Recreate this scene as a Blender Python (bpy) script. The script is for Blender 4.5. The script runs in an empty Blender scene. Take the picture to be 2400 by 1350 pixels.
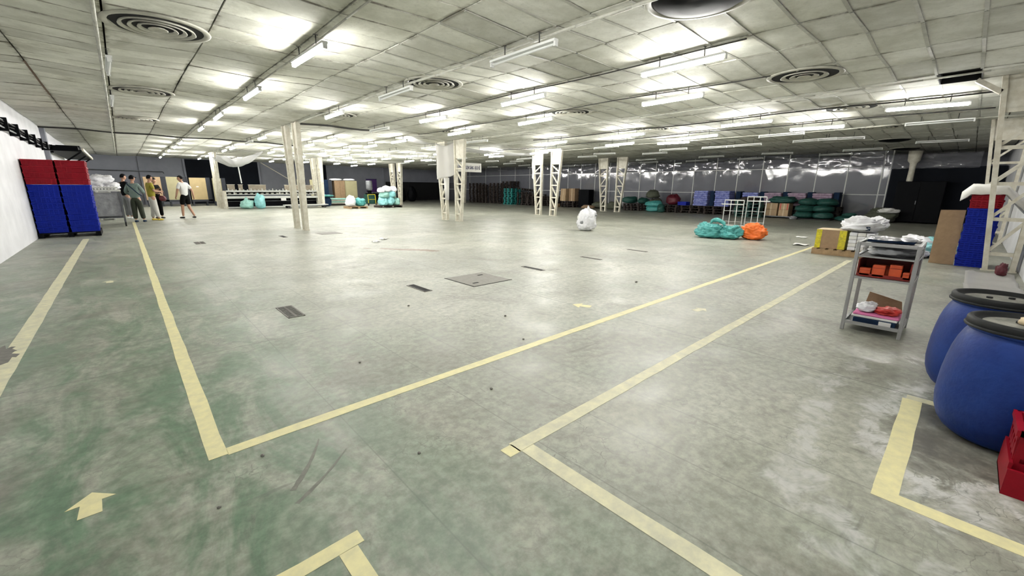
import bpy, bmesh, math, random
from mathutils import Vector, Matrix, noise

S = bpy.context.scene
C = S.collection
R = random.Random(7)
PI = math.pi

# ------------------------------------------------------------------ camera, world, exposure
cam_d = bpy.data.cameras.new('camera')
cam = bpy.data.objects.new('camera', cam_d)
C.objects.link(cam)
YAW, PITCH, ROLL = 0.74526, 0.23852, -0.007293
fw = Vector((math.sin(YAW) * math.cos(PITCH), math.cos(YAW) * math.cos(PITCH), -math.sin(PITCH)))
rt = Vector((math.cos(YAW), -math.sin(YAW), 0))
up = rt.cross(fw)
r2 = rt * math.cos(ROLL) - up * math.sin(ROLL)
u2 = rt * math.sin(ROLL) + up * math.cos(ROLL)
M = Matrix((r2, u2, -fw)).transposed().to_4x4()
M.translation = (0, 0, 1.38)
cam.matrix_world = M
cam_d.sensor_width = 36
cam_d.lens = 36 * 969.0 / 2400
cam_d.clip_start = 0.05
cam_d.clip_end = 200
S.camera = cam

w = bpy.data.worlds.new('world')
S.world = w
w.use_nodes = True
w.node_tree.nodes['Background'].inputs[0].default_value = (0.6, 0.7, 0.8, 1)
w.node_tree.nodes['Background'].inputs[1].default_value = 0.05
S.view_settings.view_transform = 'Standard'
S.view_settings.look = 'None'
S.view_settings.gamma = 1
S.view_settings.use_curve_mapping = False
S.view_settings.exposure = 0.0
LAMP = 165.0          # emission of a lit tube
S.cycles.max_bounces = 4
S.cycles.diffuse_bounces = 3
S.cycles.use_adaptive_sampling = True
S.cycles.adaptive_threshold = 0.12
S.cycles.adaptive_min_samples = 16
S.cycles.glossy_bounces = 2
S.cycles.transparent_max_bounces = 8
S.cycles.sample_clamp_indirect = 8.0
S.cycles.caustics_reflective = False
S.cycles.caustics_refractive = False

# ------------------------------------------------------------------ helpers
def tag(o, label=None, cat=None, group=None, kind=None):
    if label: o['label'] = label
    if cat: o['category'] = cat
    if group: o['group'] = group
    if kind: o['kind'] = kind
    return o

def thing(name, label, cat, loc=(0, 0, 0), rz=0, group=None):
    o = bpy.data.objects.new(name, None)
    o.empty_display_size = 0.1
    C.objects.link(o)
    o.location = loc
    o.rotation_euler = (0, 0, rz)
    return tag(o, label, cat, group)

def link(name, me, parent=None, loc=None, rz=None):
    o = bpy.data.objects.new(name, me)
    C.objects.link(o)
    if parent: o.parent = parent
    if loc is not None: o.location = loc
    if rz is not None: o.rotation_euler = (0, 0, rz)
    return o

ORD = ['first', 'second', 'third', 'fourth', 'fifth', 'sixth', 'seventh', 'eighth', 'ninth', 'tenth', 'eleventh',
       'twelfth', 'thirteenth', 'fourteenth', 'fifteenth', 'sixteenth']

class MB:
    def __init__(s):
        s.v = []; s.f = []
    def add(s, vs, fs):
        n = len(s.v)
        s.v += [tuple(a) for a in vs]
        s.f += [tuple(i + n for i in q) for q in fs]
        return s
    def box(s, x0, x1, y0, y1, z0, z1):
        vs = [(x, y, z) for z in (z0, z1) for y in (y0, y1) for x in (x0, x1)]
        return s.add(vs, [(0, 2, 3, 1), (4, 5, 7, 6), (0, 1, 5, 4), (2, 6, 7, 3), (0, 4, 6, 2), (1, 3, 7, 5)])
    def hexa(s, p):   # 8 points: bottom 4 ccw, top 4 ccw
        return s.add(p, [(3, 2, 1, 0), (4, 5, 6, 7), (0, 1, 5, 4), (1, 2, 6, 5), (2, 3, 7, 6), (3, 0, 4, 7)])
    def bar(s, a, b, w, h=None, upv=(0, 0, 1)):
        a = Vector(a); b = Vector(b); h = h or w
        d = (b - a).normalized(); u = Vector(upv)
        if abs(d.dot(u)) > 0.98: u = Vector((0, 1, 0))
        sd = d.cross(u).normalized() * w / 2
        uu = sd.cross(d).normalized() * h / 2
        p = [a - sd - uu, a + sd - uu, a + sd + uu, a - sd + uu, b - sd - uu, b + sd - uu, b + sd + uu, b - sd + uu]
        return s.add(p, [(0, 3, 2, 1), (4, 5, 6, 7), (0, 1, 5, 4), (1, 2, 6, 5), (2, 3, 7, 6), (3, 0, 4, 7)])
    def tube(s, a, b, r, n=10, r1=None):
        a = Vector(a); b = Vector(b); r1 = r if r1 is None else r1
        d = (b - a).normalized()
        u = Vector((0, 0, 1)) if abs(d.z) < 0.9 else Vector((1, 0, 0))
        e1 = d.cross(u).normalized(); e2 = d.cross(e1)
        vs = []
        for (p, q) in ((a, r), (b, r1)):
            for i in range(n):
                t = 2 * PI * i / n
                vs.append(p + e1 * math.cos(t) * q + e2 * math.sin(t) * q)
        fs = [(i, i + n, (i + 1) % n + n, (i + 1) % n) for i in range(n)]
        fs += [tuple(range(n)), tuple(reversed(range(n, 2 * n)))]
        return s.add(vs, fs)
    def path(s, pts, r, n=8):
        for a, b in zip(pts[:-1], pts[1:]): s.tube(a, b, r, n)
        return s
    def lathe(s, prof, n=32, c=(0, 0, 0)):
        vs = []; fs = []
        for (r, z) in prof:
            for i in range(n):
                t = 2 * PI * i / n
                vs.append((c[0] + r * math.cos(t), c[1] + r * math.sin(t), c[2] + z))
        for k in range(len(prof) - 1):
            for i in range(n):
                j = (i + 1) % n
                fs.append((k * n + i, k * n + j, (k + 1) * n + j, (k + 1) * n + i))
        return s.add(vs, fs)
    def disc(s, r, z, n=32, c=(0, 0)):
        vs = [(c[0] + r * math.cos(2 * PI * i / n), c[1] + r * math.sin(2 * PI * i / n), z) for i in range(n)]
        return s.add(vs, [tuple(range(n))])
    def poly(s, pts, z0, z1):
        n = len(pts)
        vs = [(p[0], p[1], z0) for p in pts] + [(p[0], p[1], z1) for p in pts]
        fs = [tuple(reversed(range(n))), tuple(range(n, 2 * n))]
        fs += [(i, (i + 1) % n, (i + 1) % n + n, i + n) for i in range(n)]
        return s.add(vs, fs)
    def grid(s, fn, nu, nv):
        vs = [fn(i / nu, j / nv) for j in range(nv + 1) for i in range(nu + 1)]
        fs = [(j * (nu + 1) + i, j * (nu + 1) + i + 1, (j + 1) * (nu + 1) + i + 1, (j + 1) * (nu + 1) + i)
              for j in range(nv) for i in range(nu)]
        return s.add(vs, fs)
    def mesh(s, name, m, smooth=False):
        me = bpy.data.meshes.new(name)
        me.from_pydata(s.v, [], s.f)
        if m is not None: me.materials.append(m)
        if smooth:
            me.polygons.foreach_set('use_smooth', [True] * len(me.polygons))
        me.update()
        return me
    def build(s, name, m, parent=None, smooth=False, loc=None, rz=None, solid=0, bevel=0):
        o = link(name, s.mesh(name, m, smooth), parent, loc, rz)
        if solid:
            md = o.modifiers.new('solid', 'SOLIDIFY'); md.thickness = solid; md.offset = 0
        if bevel:
            md = o.modifiers.new('bevel', 'BEVEL'); md.width = bevel; md.segments = 2; md.limit_method = 'ANGLE'
        return o

# ------------------------------------------------------------------ materials
def nt(name):
    m = bpy.data.materials.new(name)
    m.use_nodes = True
    t = m.node_tree
    return m, t, t.nodes['Principled BSDF']

def mat(name, col, rough=0.6, metal=0.0, vary=0.25, scale=6.0, bump=0.0, bscale=None, col2=None, spec=0.5, coat=0, trans=0, alpha=1, detail=6):
    m, t, b = nt(name)
    N = t.nodes; L = t.links
    b.inputs['Roughness'].default_value = rough
    b.inputs['Metallic'].default_value = metal
    b.inputs['Specular IOR Level'].default_value = spec
    b.inputs['Alpha'].default_value = alpha
    if coat: b.inputs['Coat Weight'].default_value = coat
    if trans: b.inputs['Transmission Weight'].default_value = trans
    tc = N.new('ShaderNodeTexCoord')
    nz = N.new('ShaderNodeTexNoise')
    nz.inputs['Scale'].default_value = scale
    nz.inputs['Detail'].default_value = detail
    nz.inputs['Roughness'].default_value = 0.62
    L.new(tc.outputs['Object'], nz.inputs['Vector'])
    rp = N.new('ShaderNodeValToRGB')
    rp.color_ramp.elements[0].position = 0.3
    rp.color_ramp.elements[1].position = 0.72
    c2 = col2 or tuple(max(0, c * (1 - vary)) for c in col)
    rp.color_ramp.elements[0].color = (*c2, 1)
    rp.color_ramp.elements[1].color = (*col, 1)
    L.new(nz.outputs['Fac'], rp.inputs[0])
    L.new(rp.outputs[0], b.inputs['Base Color'])
    if bump:
        n2 = N.new('ShaderNodeTexNoise')
        n2.inputs['Scale'].default_value = bscale or scale * 4
        n2.inputs['Detail'].default_value = 4
        L.new(tc.outputs['Object'], n2.inputs['Vector'])
        bp = N.new('ShaderNodeBump')
        bp.inputs['Strength'].default_value = bump
        bp.inputs['Distance'].default_value = 0.02
        L.new(n2.outputs['Fac'], bp.inputs['Height'])
        L.new(bp.outputs[0], b.inputs['Normal'])
    return m

def emis(name, col, st):
    m, t, b = nt(name)
    b.inputs['Base Color'].default_value = (0.9, 0.9, 0.9, 1)
    b.inputs['Emission Color'].default_value = (*col, 1)
    b.inputs['Emission Strength'].default_value = st
    return m

def floor_material():
    m, t, b = nt('floor_epoxy')
    N = t.nodes; L = t.links
    tc = N.new('ShaderNodeTexCoord'); co = tc.outputs['Object']
    def noi(scale, detail=6, rough=0.6, dist=0.0, vec=None):
        n = N.new('ShaderNodeTexNoise')
        n.inputs['Scale'].default_value = scale; n.inputs['Detail'].default_value = detail
        n.inputs['Roughness'].default_value = rough; n.inputs['Distortion'].default_value = dist
        L.new(vec or co, n.inputs['Vector'])
        return n.outputs['Fac']
    def ramp(f, a, c, v0=0.0, v1=1.0):
        r = N.new('ShaderNodeMapRange')
        r.inputs[1].default_value = a; r.inputs[2].default_value = c
        r.inputs[3].default_value = v0; r.inputs[4].default_value = v1
        r.interpolation_type = 'SMOOTHSTEP'
        L.new(f, r.inputs[0])
        return r.outputs[0]
    def ma(op, a, c=None):
        n = N.new('ShaderNodeMath'); n.operation = op
        for i, x in enumerate((a, c)):
            if x is None: continue
            if isinstance(x, (int, float)): n.inputs[i].default_value = x
            else: L.new(x, n.inputs[i])
        return n.outputs[0]
    def mix(f, a, c, mode='MIX'):
        n = N.new('ShaderNodeMix'); n.data_type = 'RGBA'; n.blend_type = mode
        if isinstance(f, (int, float)): n.inputs[0].default_value = f
        else: L.new(f, n.inputs[0])
        for i, x in ((6, a), (7, c)):
            if isinstance(x, tuple): n.inputs[i].default_value = (*x, 1)
            else: L.new(x, n.inputs[i])
        return n.outputs[2]
    sp = N.new('ShaderNodeSeparateXYZ'); L.new(co, sp.inputs[0])
    X, Y = sp.outputs[0], sp.outputs[1]
    mp = N.new('ShaderNodeMapping'); mp.inputs['Scale'].default_value = (1.0, 0.35, 1)
    mp.inputs['Rotation'].default_value = (0, 0, 0.5)
    L.new(co, mp.inputs[0]); stv = mp.outputs[0]
    big = noi(0.55, 5, 0.6, 0.4)
    mid = noi(2.2, 5, 0.65, 0.3)
    fine = noi(16, 5, 0.7)
    streak = noi(3.0, 5, 0.7, 0.6, stv)
    c = mix(ramp(big, 0.35, 0.68), (0.275, 0.278, 0.242), (0.405, 0.405, 0.36))
    c = mix(ma('MULTIPLY', ramp(mid, 0.48, 0.72), 0.55), c, (0.45, 0.45, 0.415))
    # old green coating in the walkway beside the left wall
    gm = ma('MULTIPLY', ramp(X, 2.0, -0.1), ramp(streak, 0.32, 0.62))
    gm = ma('MULTIPLY', gm, ramp(Y, 16.0, 1.0, 0.15, 1.0))
    c = mix(ma('MULTIPLY', gm, 0.95), c, (0.105, 0.185, 0.12))
    g2 = ma('MULTIPLY', ramp(noi(0.9, 5, 0.6, 0.5), 0.52, 0.72), 0.28)
    c = mix(g2, c, (0.27, 0.33, 0.27))
    # brown grey dirt
    dm = ma('MULTIPLY', ramp(noi(1.1, 5, 0.7, 0.8), 0.48, 0.70), 0.62)
    c = mix(dm, c, (0.20, 0.185, 0.165))
    # scuffs
    sc = ramp(noi(5.0, 5, 0.75, 1.5, stv), 0.60, 0.72)
    c = mix(ma('MULTIPLY', sc, 0.5), c, (0.12, 0.13, 0.11))
    # fine speckle
    c = mix(0.75, c, mix(ramp(fine, 0.3, 0.72), (0.30, 0.31, 0.28), (0.62, 0.62, 0.58)), 'OVERLAY')
    blot = ramp(noi(7.0, 5, 0.72, 0.9), 0.58, 0.70)
    c = mix(ma('MULTIPLY', blot, 0.38), c, (0.13, 0.13, 0.11))
    long_ = N.new('ShaderNodeMapping'); long_.inputs['Scale'].default_value = (0.5, 4.0, 1); long_.inputs['Rotation'].default_value = (0, 0, -0.55)
    L.new(co, long_.inputs[0])
    skid = ma('MULTIPLY', ramp(noi(2.6, 5, 0.6, 0.3, long_.outputs[0]), 0.61, 0.68), ramp(noi(0.7, 3), 0.5, 0.62))
    c = mix(ma('MULTIPLY', skid, 0.5), c, (0.10, 0.105, 0.09))
    # wet dirt patch by the barrels with a dried white rim
    dx = ma('SUBTRACT', X, 3.35); dy = ma('SUBTRACT', Y, -0.15)
    d = ma('SQRT', ma('ADD', ma('MULTIPLY', dx, ma('MULTIPLY', dx, 0.35)), ma('MULTIPLY', dy, ma('MULTIPLY', dy, 2.2))))
    d = ma('ADD', d, ma('MULTIPLY', ma('SUBTRACT', noi(3.2, 5, 0.72, 0.8), 0.5), 0.85))
    rim = ma('MULTIPLY', ramp(d, 0.34, 0.42), ramp(d, 0.60, 0.46))
    rim = ma('MULTIPLY', rim, ramp(noi(6, 4, 0.7), 0.3, 0.6))
    c = mix(ma('MULTIPLY', ma('MULTIPLY', ramp(d, 0.42, 0.20), ramp(noi(5.0, 5, 0.7), 0.25, 0.6, 0.35, 1.0)), 0.85), c, (0.085, 0.078, 0.066))
    c = mix(ma('MULTIPLY', rim, 0.8), c, (0.62, 0.62, 0.60))
    rim2 = ma('MULTIPLY', ma('MULTIPLY', ramp(d, 0.80, 0.9), ramp(d, 1.12, 0.98)), ramp(noi(4, 4, 0.7, 0.6), 0.42, 0.68))
    c = mix(ma('MULTIPLY', rim2, 0.75), c, (0.55, 0.55, 0.53))
    # hairline cracks
    vo = N.new('ShaderNodeTexVoronoi'); vo.feature = 'DISTANCE_TO_EDGE'; vo.inputs['Scale'].default_value = 7
    wv = N.new('ShaderNodeVectorMath'); wv.operation = 'ADD'
    nc = N.new('ShaderNodeTexNoise'); nc.inputs['Scale'].default_value = 5; nc.inputs['Detail'].default_value = 5
    L.new(co, nc.inputs['Vector'])
    vs = N.new('ShaderNodeVectorMath'); vs.operation = 'SCALE'; vs.inputs['Scale'].default_value = 0.22
    L.new(nc.outputs['Color'], vs.inputs[0])
    L.new(co, wv.inputs[0]); L.new(vs.outputs[0], wv.inputs[1])
    L.new(wv.outputs[0], vo.inputs['Vector'])
    crk = ma('MULTIPLY', ramp(vo.outputs['Distance'], 0.016, 0.004), ramp(noi(1.3, 3), 0.45, 0.65))
    c = mix(ma('MULTIPLY', crk, 0.65), c, (0.13, 0.13, 0.115))
    # construction joints
    def joint(axis, v, wd):
        return ramp(ma('ABSOLUTE', ma('SUBTRACT', axis, v)), wd, wd * 0.4)
    for ax, v, wd, st in ((X, 3.82, 0.008, 0.75), (Y, 4.13, 0.008, 0.6), (X, 1.5, 0.006, 0.4), (X, 1.95, 0.006, 0.4), (X, 2.4, 0.006, 0.35),
                          (X, 0.78, 0.005, 0.4), (Y, 12.2, 0.01, 0.4), (X, 9.8, 0.01, 0.5), (Y, 8.2, 0.008, 0.35)):
        c = mix(ma('MULTIPLY', joint(ax, v, wd), st), c, (0.10, 0.11, 0.095))
    # rust stain
    ex = ma('SUBTRACT', X, ma('ADD', 4.55, ma('MULTIPLY', ma('SUBTRACT', Y, 8.4), -0.7))); ey = ma('SUBTRACT', Y, 8.35)
    e = ma('SQRT', ma('ADD', ma('MULTIPLY', ex, ma('MULTIPLY', ex, 9.0)), ma('MULTIPLY', ey, ma('MULTIPLY', ey, 0.45))))
    e = ma('ADD', e, ma('MULTIPLY', ma('SUBTRACT', noi(2.2, 5, 0.7, 1.0), 0.5), 2.0))
    c = mix(ma('MULTIPLY', ramp(e, 0.50, 0.28), 0.85), c, (0.16, 0.09, 0.05))
    L.new(c, b.inputs['Base Color'])
    rg = ma('ADD', ramp(mid, 0.3, 0.7, 0.32, 0.50), ma('MULTIPLY', ramp(fine, 0.3, 0.7), 0.08))
    L.new(rg, b.inputs['Roughness'])
    b.inputs['Specular IOR Level'].default_value = 0.5
    bp = N.new('ShaderNodeBump'); bp.inputs['Strength'].default_value = 0.10; bp.inputs['Distance'].default_value = 0.006
    L.new(noi(6.0, 2, 0.6), bp.inputs['Height'])
    L.new(bp.outputs[0], b.inputs['Normal'])
    return m

M_floor = floor_material()
M_wall = mat('wall_paint', (0.80, 0.80, 0.83), 0.7, vary=0.2, scale=1.6, bump=0.15, bscale=9, col2=(0.66, 0.66, 0.69), detail=8)
M_wallgrey = mat('wall_grey', (0.27, 0.28, 0.32), 0.8, vary=0.2, scale=1.2, bump=0.1)
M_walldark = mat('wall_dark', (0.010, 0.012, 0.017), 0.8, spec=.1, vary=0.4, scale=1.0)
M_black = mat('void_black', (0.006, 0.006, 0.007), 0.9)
def ceiling_material(name, c1, c2, stain, seam):
    m, t, b = nt(name)
    N = t.nodes; L = t.links
    b.inputs['Roughness'].default_value = 0.8
    tc = N.new('ShaderNodeTexCoord'); co = tc.outputs['Object']
    def noi(sc, d, r=0.65, ds=0.0):
        n = N.new('ShaderNodeTexNoise'); n.inputs['Scale'].default_value = sc; n.inputs['Detail'].default_value = d
        n.inputs['Roughness'].default_value = r; n.inputs['Distortion'].default_value = ds
        L.new(co, n.inputs['Vector']); return n.outputs['Fac']
    def ramp(f, a, c, v0=0.0, v1=1.0):
        r = N.new('ShaderNodeMapRange'); r.interpolation_type = 'SMOOTHSTEP'
        for i, x in ((1, a), (2, c), (3, v0), (4, v1)): r.inputs[i].default_value = x
        L.new(f, r.inputs[0]); return r.outputs[0]
    def ma(op, a, c=None):
        n = N.new('ShaderNodeMath'); n.operation = op
        for i, x in enumerate((a, c)):
            if x is None: continue
            if isinstance(x, (int, float)): n.inputs[i].default_value = x
            else: L.new(x, n.inputs[i])
        return n.outputs[0]
    def mix(f, a, c):
        n = N.new('ShaderNodeMix'); n.data_type = 'RGBA'
        if isinstance(f, (int, float)): n.inputs[0].default_value = f
        else: L.new(f, n.inputs[0])
        for i, x in ((6, a), (7, c)):
            if isinstance(x, tuple): n.inputs[i].default_value = (*x, 1)
            else: L.new(x, n.inputs[i])
        return n.outputs[2]
    sp = N.new('ShaderNodeSeparateXYZ'); L.new(co, sp.inputs[0])
    c = mix(ramp(noi(2.0, 5), 0.34, 0.68), c2, c1)
    c = mix(ma('MULTIPLY', ramp(noi(22, 3, 0.75), 0.5, 0.75), 0.45), c, tuple(x * 0.62 for x in c1))
    st = ramp(noi(0.8, 5, 0.7, 1.2), 0.52, 0.72)
    c = mix(ma('MULTIPLY', st, 0.55), c, stain)
    # grime gathered along the seams
    fx = ma('ABSOLUTE', ma('SUBTRACT', ma('FRACT', ma('SUBTRACT', sp.outputs[0], 0.65)), 0.5))
    fy = ma('MULTIPLY', ma('ABSOLUTE', ma('SUBTRACT', ma('FRACT', ma('MULTIPLY', ma('SUBTRACT', sp.outputs[1], 0.0), 2.0)), 0.5)), 0.5)
    gr = noi(3.0, 4, 0.7, 0.5)
    ex = ma('MULTIPLY', ramp(fx, 0.075, 0.01), ramp(gr, 0.40, 0.66))
    ey = ma('MULTIPLY', ramp(fy, 0.035, 0.005), ramp(gr, 0.38, 0.66))
    c = mix(ma('MULTIPLY', ma('MAXIMUM', ex, ey), seam), c, (0.14, 0.12, 0.08))
    oi = N.new('ShaderNodeObjectInfo')
    hv = N.new('ShaderNodeHueSaturation')
    L.new(ramp(oi.outputs['Random'], 0.0, 1.0, 0.86, 1.10), hv.inputs['Value'])
    L.new(c, hv.inputs['Color'])
    L.new(hv.outputs[0], b.inputs['Base Color'])
    n2 = noi(35, 2)
    bp = N.new('ShaderNodeBump'); bp.inputs['Strength'].default_value = 0.15; bp.inputs['Distance'].default_value = 0.01
    L.new(n2, bp.inputs['Height']); L.new(bp.outputs[0], b.inputs['Normal'])
    return m
M_panel = ceiling_material('ceiling_board', (0.72, 0.72, 0.64), (0.54, 0.54, 0.46), (0.33, 0.315, 0.24), 0.85)
M_panel2 = ceiling_material('ceiling_board_pale', (0.72, 0.72, 0.655), (0.56, 0.56, 0.49), (0.40, 0.385, 0.31), 0.7)
M_ceilback = mat('ceiling_gap', (0.03, 0.028, 0.02), 0.9)
M_strip = mat('seam_strip', (0.52, 0.52, 0.46), 0.6, vary=0.3, scale=9)
M_lampwhite = mat('lamp_housing', (0.75, 0.76, 0.74), 0.45, vary=0.08)
M_lampoff = mat('lamp_tube_off', (0.72, 0.74, 0.72), 0.3, vary=0.05)
M_tube = emis('lamp_tube_lit', (1.0, 0.985, 0.94), LAMP)
M_rod = mat('rod_dark', (0.06, 0.06, 0.055), 0.5, 0.4)
M_conduit = mat('conduit_white', (0.55, 0.55, 0.48), 0.5, vary=0.3, scale=12)
M_vent = mat('vent_enamel', (0.55, 0.54, 0.46), 0.5, vary=0.4, scale=5)
M_cream = mat('column_paint', (0.72, 0.70, 0.61), 0.55, vary=0.25, scale=7, col2=(0.50, 0.46, 0.36), detail=9)
M_yellow = mat('floor_tape', (0.82, 0.75, 0.40), 0.55, vary=0.3, scale=14, col2=(0.64, 0.60, 0.36), detail=9)
M_yellow2 = mat('floor_tape_worn', (0.74, 0.70, 0.46), 0.55, scale=11, col2=(0.50, 0.49, 0.37), detail=10)
M_blue = mat('crate_blue', (0.002, 0.018, 0.36), 0.5, spec=.2, vary=0.3, scale=8)
M_red = mat('crate_red', (0.30, 0.003, 0.014), 0.5, spec=.2, vary=0.3, scale=8)
M_barrel = mat('barrel_blue', (0.010, 0.042, 0.22), 0.5, spec=.3, scale=5, col2=(0.004, 0.020, 0.14), bump=0.12, bscale=40, detail=9)
M_lid = mat('barrel_lid', (0.014, 0.015, 0.016), 0.6, spec=.25, vary=0.3, scale=18)
M_liddust = mat('lid_dust', (0.33, 0.32, 0.28), 0.8, scale=14, col2=(0.12, 0.12, 0.11), detail=9)
M_alu = mat('aluminium', (0.40, 0.40, 0.40), 0.4, 0.5, vary=0.2)
M_steel = mat('steel_dark', (0.16, 0.17, 0.18), 0.4, 0.7, vary=0.4)
M_wood = mat('pallet_wood', (0.42, 0.28, 0.15), 0.8, scale=9, vary=0.45)
M_wooddark = mat('pallet_wood_dark', (0.036, 0.024, 0.019), 0.8, scale=7, vary=0.5)
M_tealplastic = mat('pallet_teal', (0.02, 0.26, 0.24), 0.5, vary=0.3)
M_card = mat('cardboard', (0.36, 0.24, 0.14), 0.85, scale=8, vary=0.25)
M_cardlight = mat('cardboard_light', (0.52, 0.37, 0.22), 0.85, scale=8, vary=0.2)
M_cardtop = mat('cardboard_flap', (0.68, 0.55, 0.36), 0.85, scale=8, vary=0.15)
M_tapey = mat('tape_yellow', (0.80, 0.70, 0.015), 0.35, scale=22, col2=(0.35, 0.30, 0.03))
M_whitebag = mat('bag_white', (0.80, 0.80, 0.83), 0.4, vary=0.12, scale=9, bump=0.8, bscale=9)
M_greybag = mat('bag_grey', (0.35, 0.36, 0.38), 0.4, vary=0.5, scale=6, bump=0.8, bscale=9)
M_teal = mat('bag_teal', (0.10, 0.42, 0.40), 0.45, scale=8, col2=(0.04, 0.25, 0.24), bump=0.8, bscale=9)
M_tealpale = mat('bag_teal_pale', (0.32, 0.60, 0.53), 0.45, scale=8, vary=0.3, bump=0.8, bscale=9)
M_tealdark = mat('bag_teal_dark', (0.012, 0.085, 0.068), 0.6, scale=8, vary=0.4, bump=0.8, bscale=9)
M_aqua = mat('bag_aqua', (0.30, 0.66, 0.68), 0.4, scale=7, vary=0.25, bump=0.8, bscale=9)
M_orange = mat('bag_orange', (0.95, 0.20, 0.03), 0.45, scale=9, vary=0.2, bump=0.8, bscale=9)
M_olive = mat('sack_olive', (0.10, 0.11, 0.075), 0.8, scale=7, vary=0.4, bump=0.8, bscale=9)
M_redbag = mat('bag_dark_red', (0.11, 0.008, 0.018), 0.5, vary=0.3, bump=0.8, bscale=9)
M_orangebox = mat('box_orange', (0.62, 0.085, 0.02), 0.5, vary=0.25, scale=12)
M_redbin = mat('bin_red', (0.27, 0.018, 0.012), 0.35, vary=0.3)
M_pink = mat('cloth_pink', (0.75, 0.20, 0.42), 0.7, vary=0.2)
M_redcloth = mat('cloth_red', (0.70, 0.05, 0.04), 0.5, vary=0.3)
M_navy = mat('cloth_navy', (0.012, 0.03, 0.07), 0.8, spec=.15, vary=0.4)
M_cloth = mat('cloth_white', (0.78, 0.77, 0.74), 0.7, vary=0.15)
M_fabblue = mat('fabric_blue_print', (0.40, 0.44, 0.75), 0.7, scale=9, col2=(0.05, 0.07, 0.36))
M_fabpink = mat('fabric_mauve_print', (0.52, 0.40, 0.50), 0.7, scale=9, col2=(0.24, 0.16, 0.24))
M_plaster = mat('board_tan', (0.52, 0.40, 0.21), 0.75, vary=0.15, scale=3)
M_boardgreen = mat('board_khaki', (0.44, 0.40, 0.24), 0.75, vary=0.15, scale=3)
M_boarddark = mat('board_frame', (0.02, 0.024, 0.035), 0.5)
M_machwhite = mat('machine_white', (0.62, 0.63, 0.60), 0.45, vary=0.2, scale=7)
M_machblack = mat('machine_black', (0.004, 0.0045, 0.006), 0.6, spec=.08, vary=0.3)
M_machbox = mat('machine_panel', (0.33, 0.28, 0.21), 0.6, vary=0.3)
M_skin = mat('skin', (0.48, 0.27, 0.18), 0.55, vary=0.1)
M_hair = mat('hair_black', (0.006, 0.006, 0.007), 0.85, spec=.1)
M_text = mat('sign_ink', (0.02, 0.02, 0.10), 0.6)
M_sign = mat('sign_face', (0.78, 0.77, 0.73), 0.5, vary=0.08)
M_rubber = mat('rubber', (0.01, 0.01, 0.01), 0.7)
M_purple = mat('board_purple', (0.10, 0.035, 0.19), 0.6)
M_iron = mat('cast_iron', (0.22, 0.21, 0.19), 0.6, 0.3, vary=0.4, scale=20)
M_hatch = mat('hatch_plate', (0.24, 0.225, 0.20), 0.6, vary=0.3, scale=12)

def plastic(name, col, alpha, rough=0.12, spec=0.8, transl=0.0):
    m, t, b = nt(name)
    N = t.nodes; L = t.links
    b.inputs['Base Color'].default_value = (*col, 1)
    b.inputs['Roughness'].default_value = rough
    b.inputs['Specular IOR Level'].default_value = spec
    surf = b.outputs[0]
    if transl:
        tl = N.new('ShaderNodeBsdfTranslucent'); tl.inputs[0].default_value = (*col, 1)
        m2 = N.new('ShaderNodeMixShader'); m2.inputs[0].default_value = transl
        L.new(surf, m2.inputs[1]); L.new(tl.outputs[0], m2.inputs[2]); surf = m2.outputs[0]
    tr = N.new('ShaderNodeBsdfTransparent')
    mx = N.new('ShaderNodeMixShader'); mx.inputs[0].default_value = alpha
    out = N['Material Output']
    L.new(tr.outputs[0], mx.inputs[1]); L.new(surf, mx.inputs[2])
    L.new(mx.outputs[0], out.inputs['Surface'])
    return m
M_film = plastic('curtain_film', (0.20, 0.205, 0.235), 0.6, 0.07, 0.9)
M_sheet = plastic('plastic_sheet', (0.86, 0.85, 0.83), 0.88, 0.28, 0.7, 0.5)
M_sheetthin = plastic('plastic_sheet_thin', (0.84, 0.84, 0.85), 0.7, 0.2, 0.8, 0.45)
M_headfilm = plastic('gathered_film', (0.25, 0.25, 0.28), 0.38, 0.08, 1.0)
M_wrap = plastic('stretch_wrap', (0.5, 0.5, 0.53), 0.3, 0.12, 0.9)

# ------------------------------------------------------------------ the room shell
XL, XR, YN, YF = -1.78, 29.0, -0.78, 40.0
def cz(x, y):
    return (3.27 - 0.008 * (x - 4) + 0.035 * math.sin(PI * (x - 0.15) / 2) ** 2 + 0.012 * math.sin(1.35 * y + 0.8 * x)
            + 0.010 * math.sin(0.55 * y - 1.1 * x + 1))

o = MB().box(XL - 0.3, XR + 0.3, YN - 0.3, YF + 0.3, -0.2, 0).build('floor', M_floor)
tag(o, 'worn grey green epoxy factory floor', kind='structure')
o = MB().box(XL - 0.25, XL, YN - 0.3, YF + 0.3, 0, 3.6).build('wall_left', M_wall); tag(o, 'white plastered wall along the left side', kind='structure')
o = MB().box(XL, XR, YN - 0.25, YN, 0, 3.6).build('wall_right', M_wall); tag(o, 'white plastered wall on the right behind the lattice columns', kind='structure')
wb = MB().box(XL, XR, YF, YF + 0.25, 0, 3.6).build('wall_back', M_wallgrey); tag(wb, 'grey far wall behind the machine', kind='structure')
wf = MB().box(XR, XR + 0.25, YN, YF, 0, 3.6).build('wall_far', M_wallgrey); tag(wf, 'grey wall behind the plastic curtain', kind='structure')
# dark bays and the dark opening of the far wall
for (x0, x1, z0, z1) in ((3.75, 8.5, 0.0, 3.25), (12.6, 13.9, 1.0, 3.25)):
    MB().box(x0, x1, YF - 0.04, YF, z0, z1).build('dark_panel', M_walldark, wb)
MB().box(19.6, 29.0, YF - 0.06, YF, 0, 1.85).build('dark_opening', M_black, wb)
for x in (1.2, 3.7, 8.55, 19.4):
    MB().box(x - 0.06, x + 0.06, YF - 0.1, YF, 0, 3.25).build('pilaster', M_wallgrey, wb)

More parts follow.
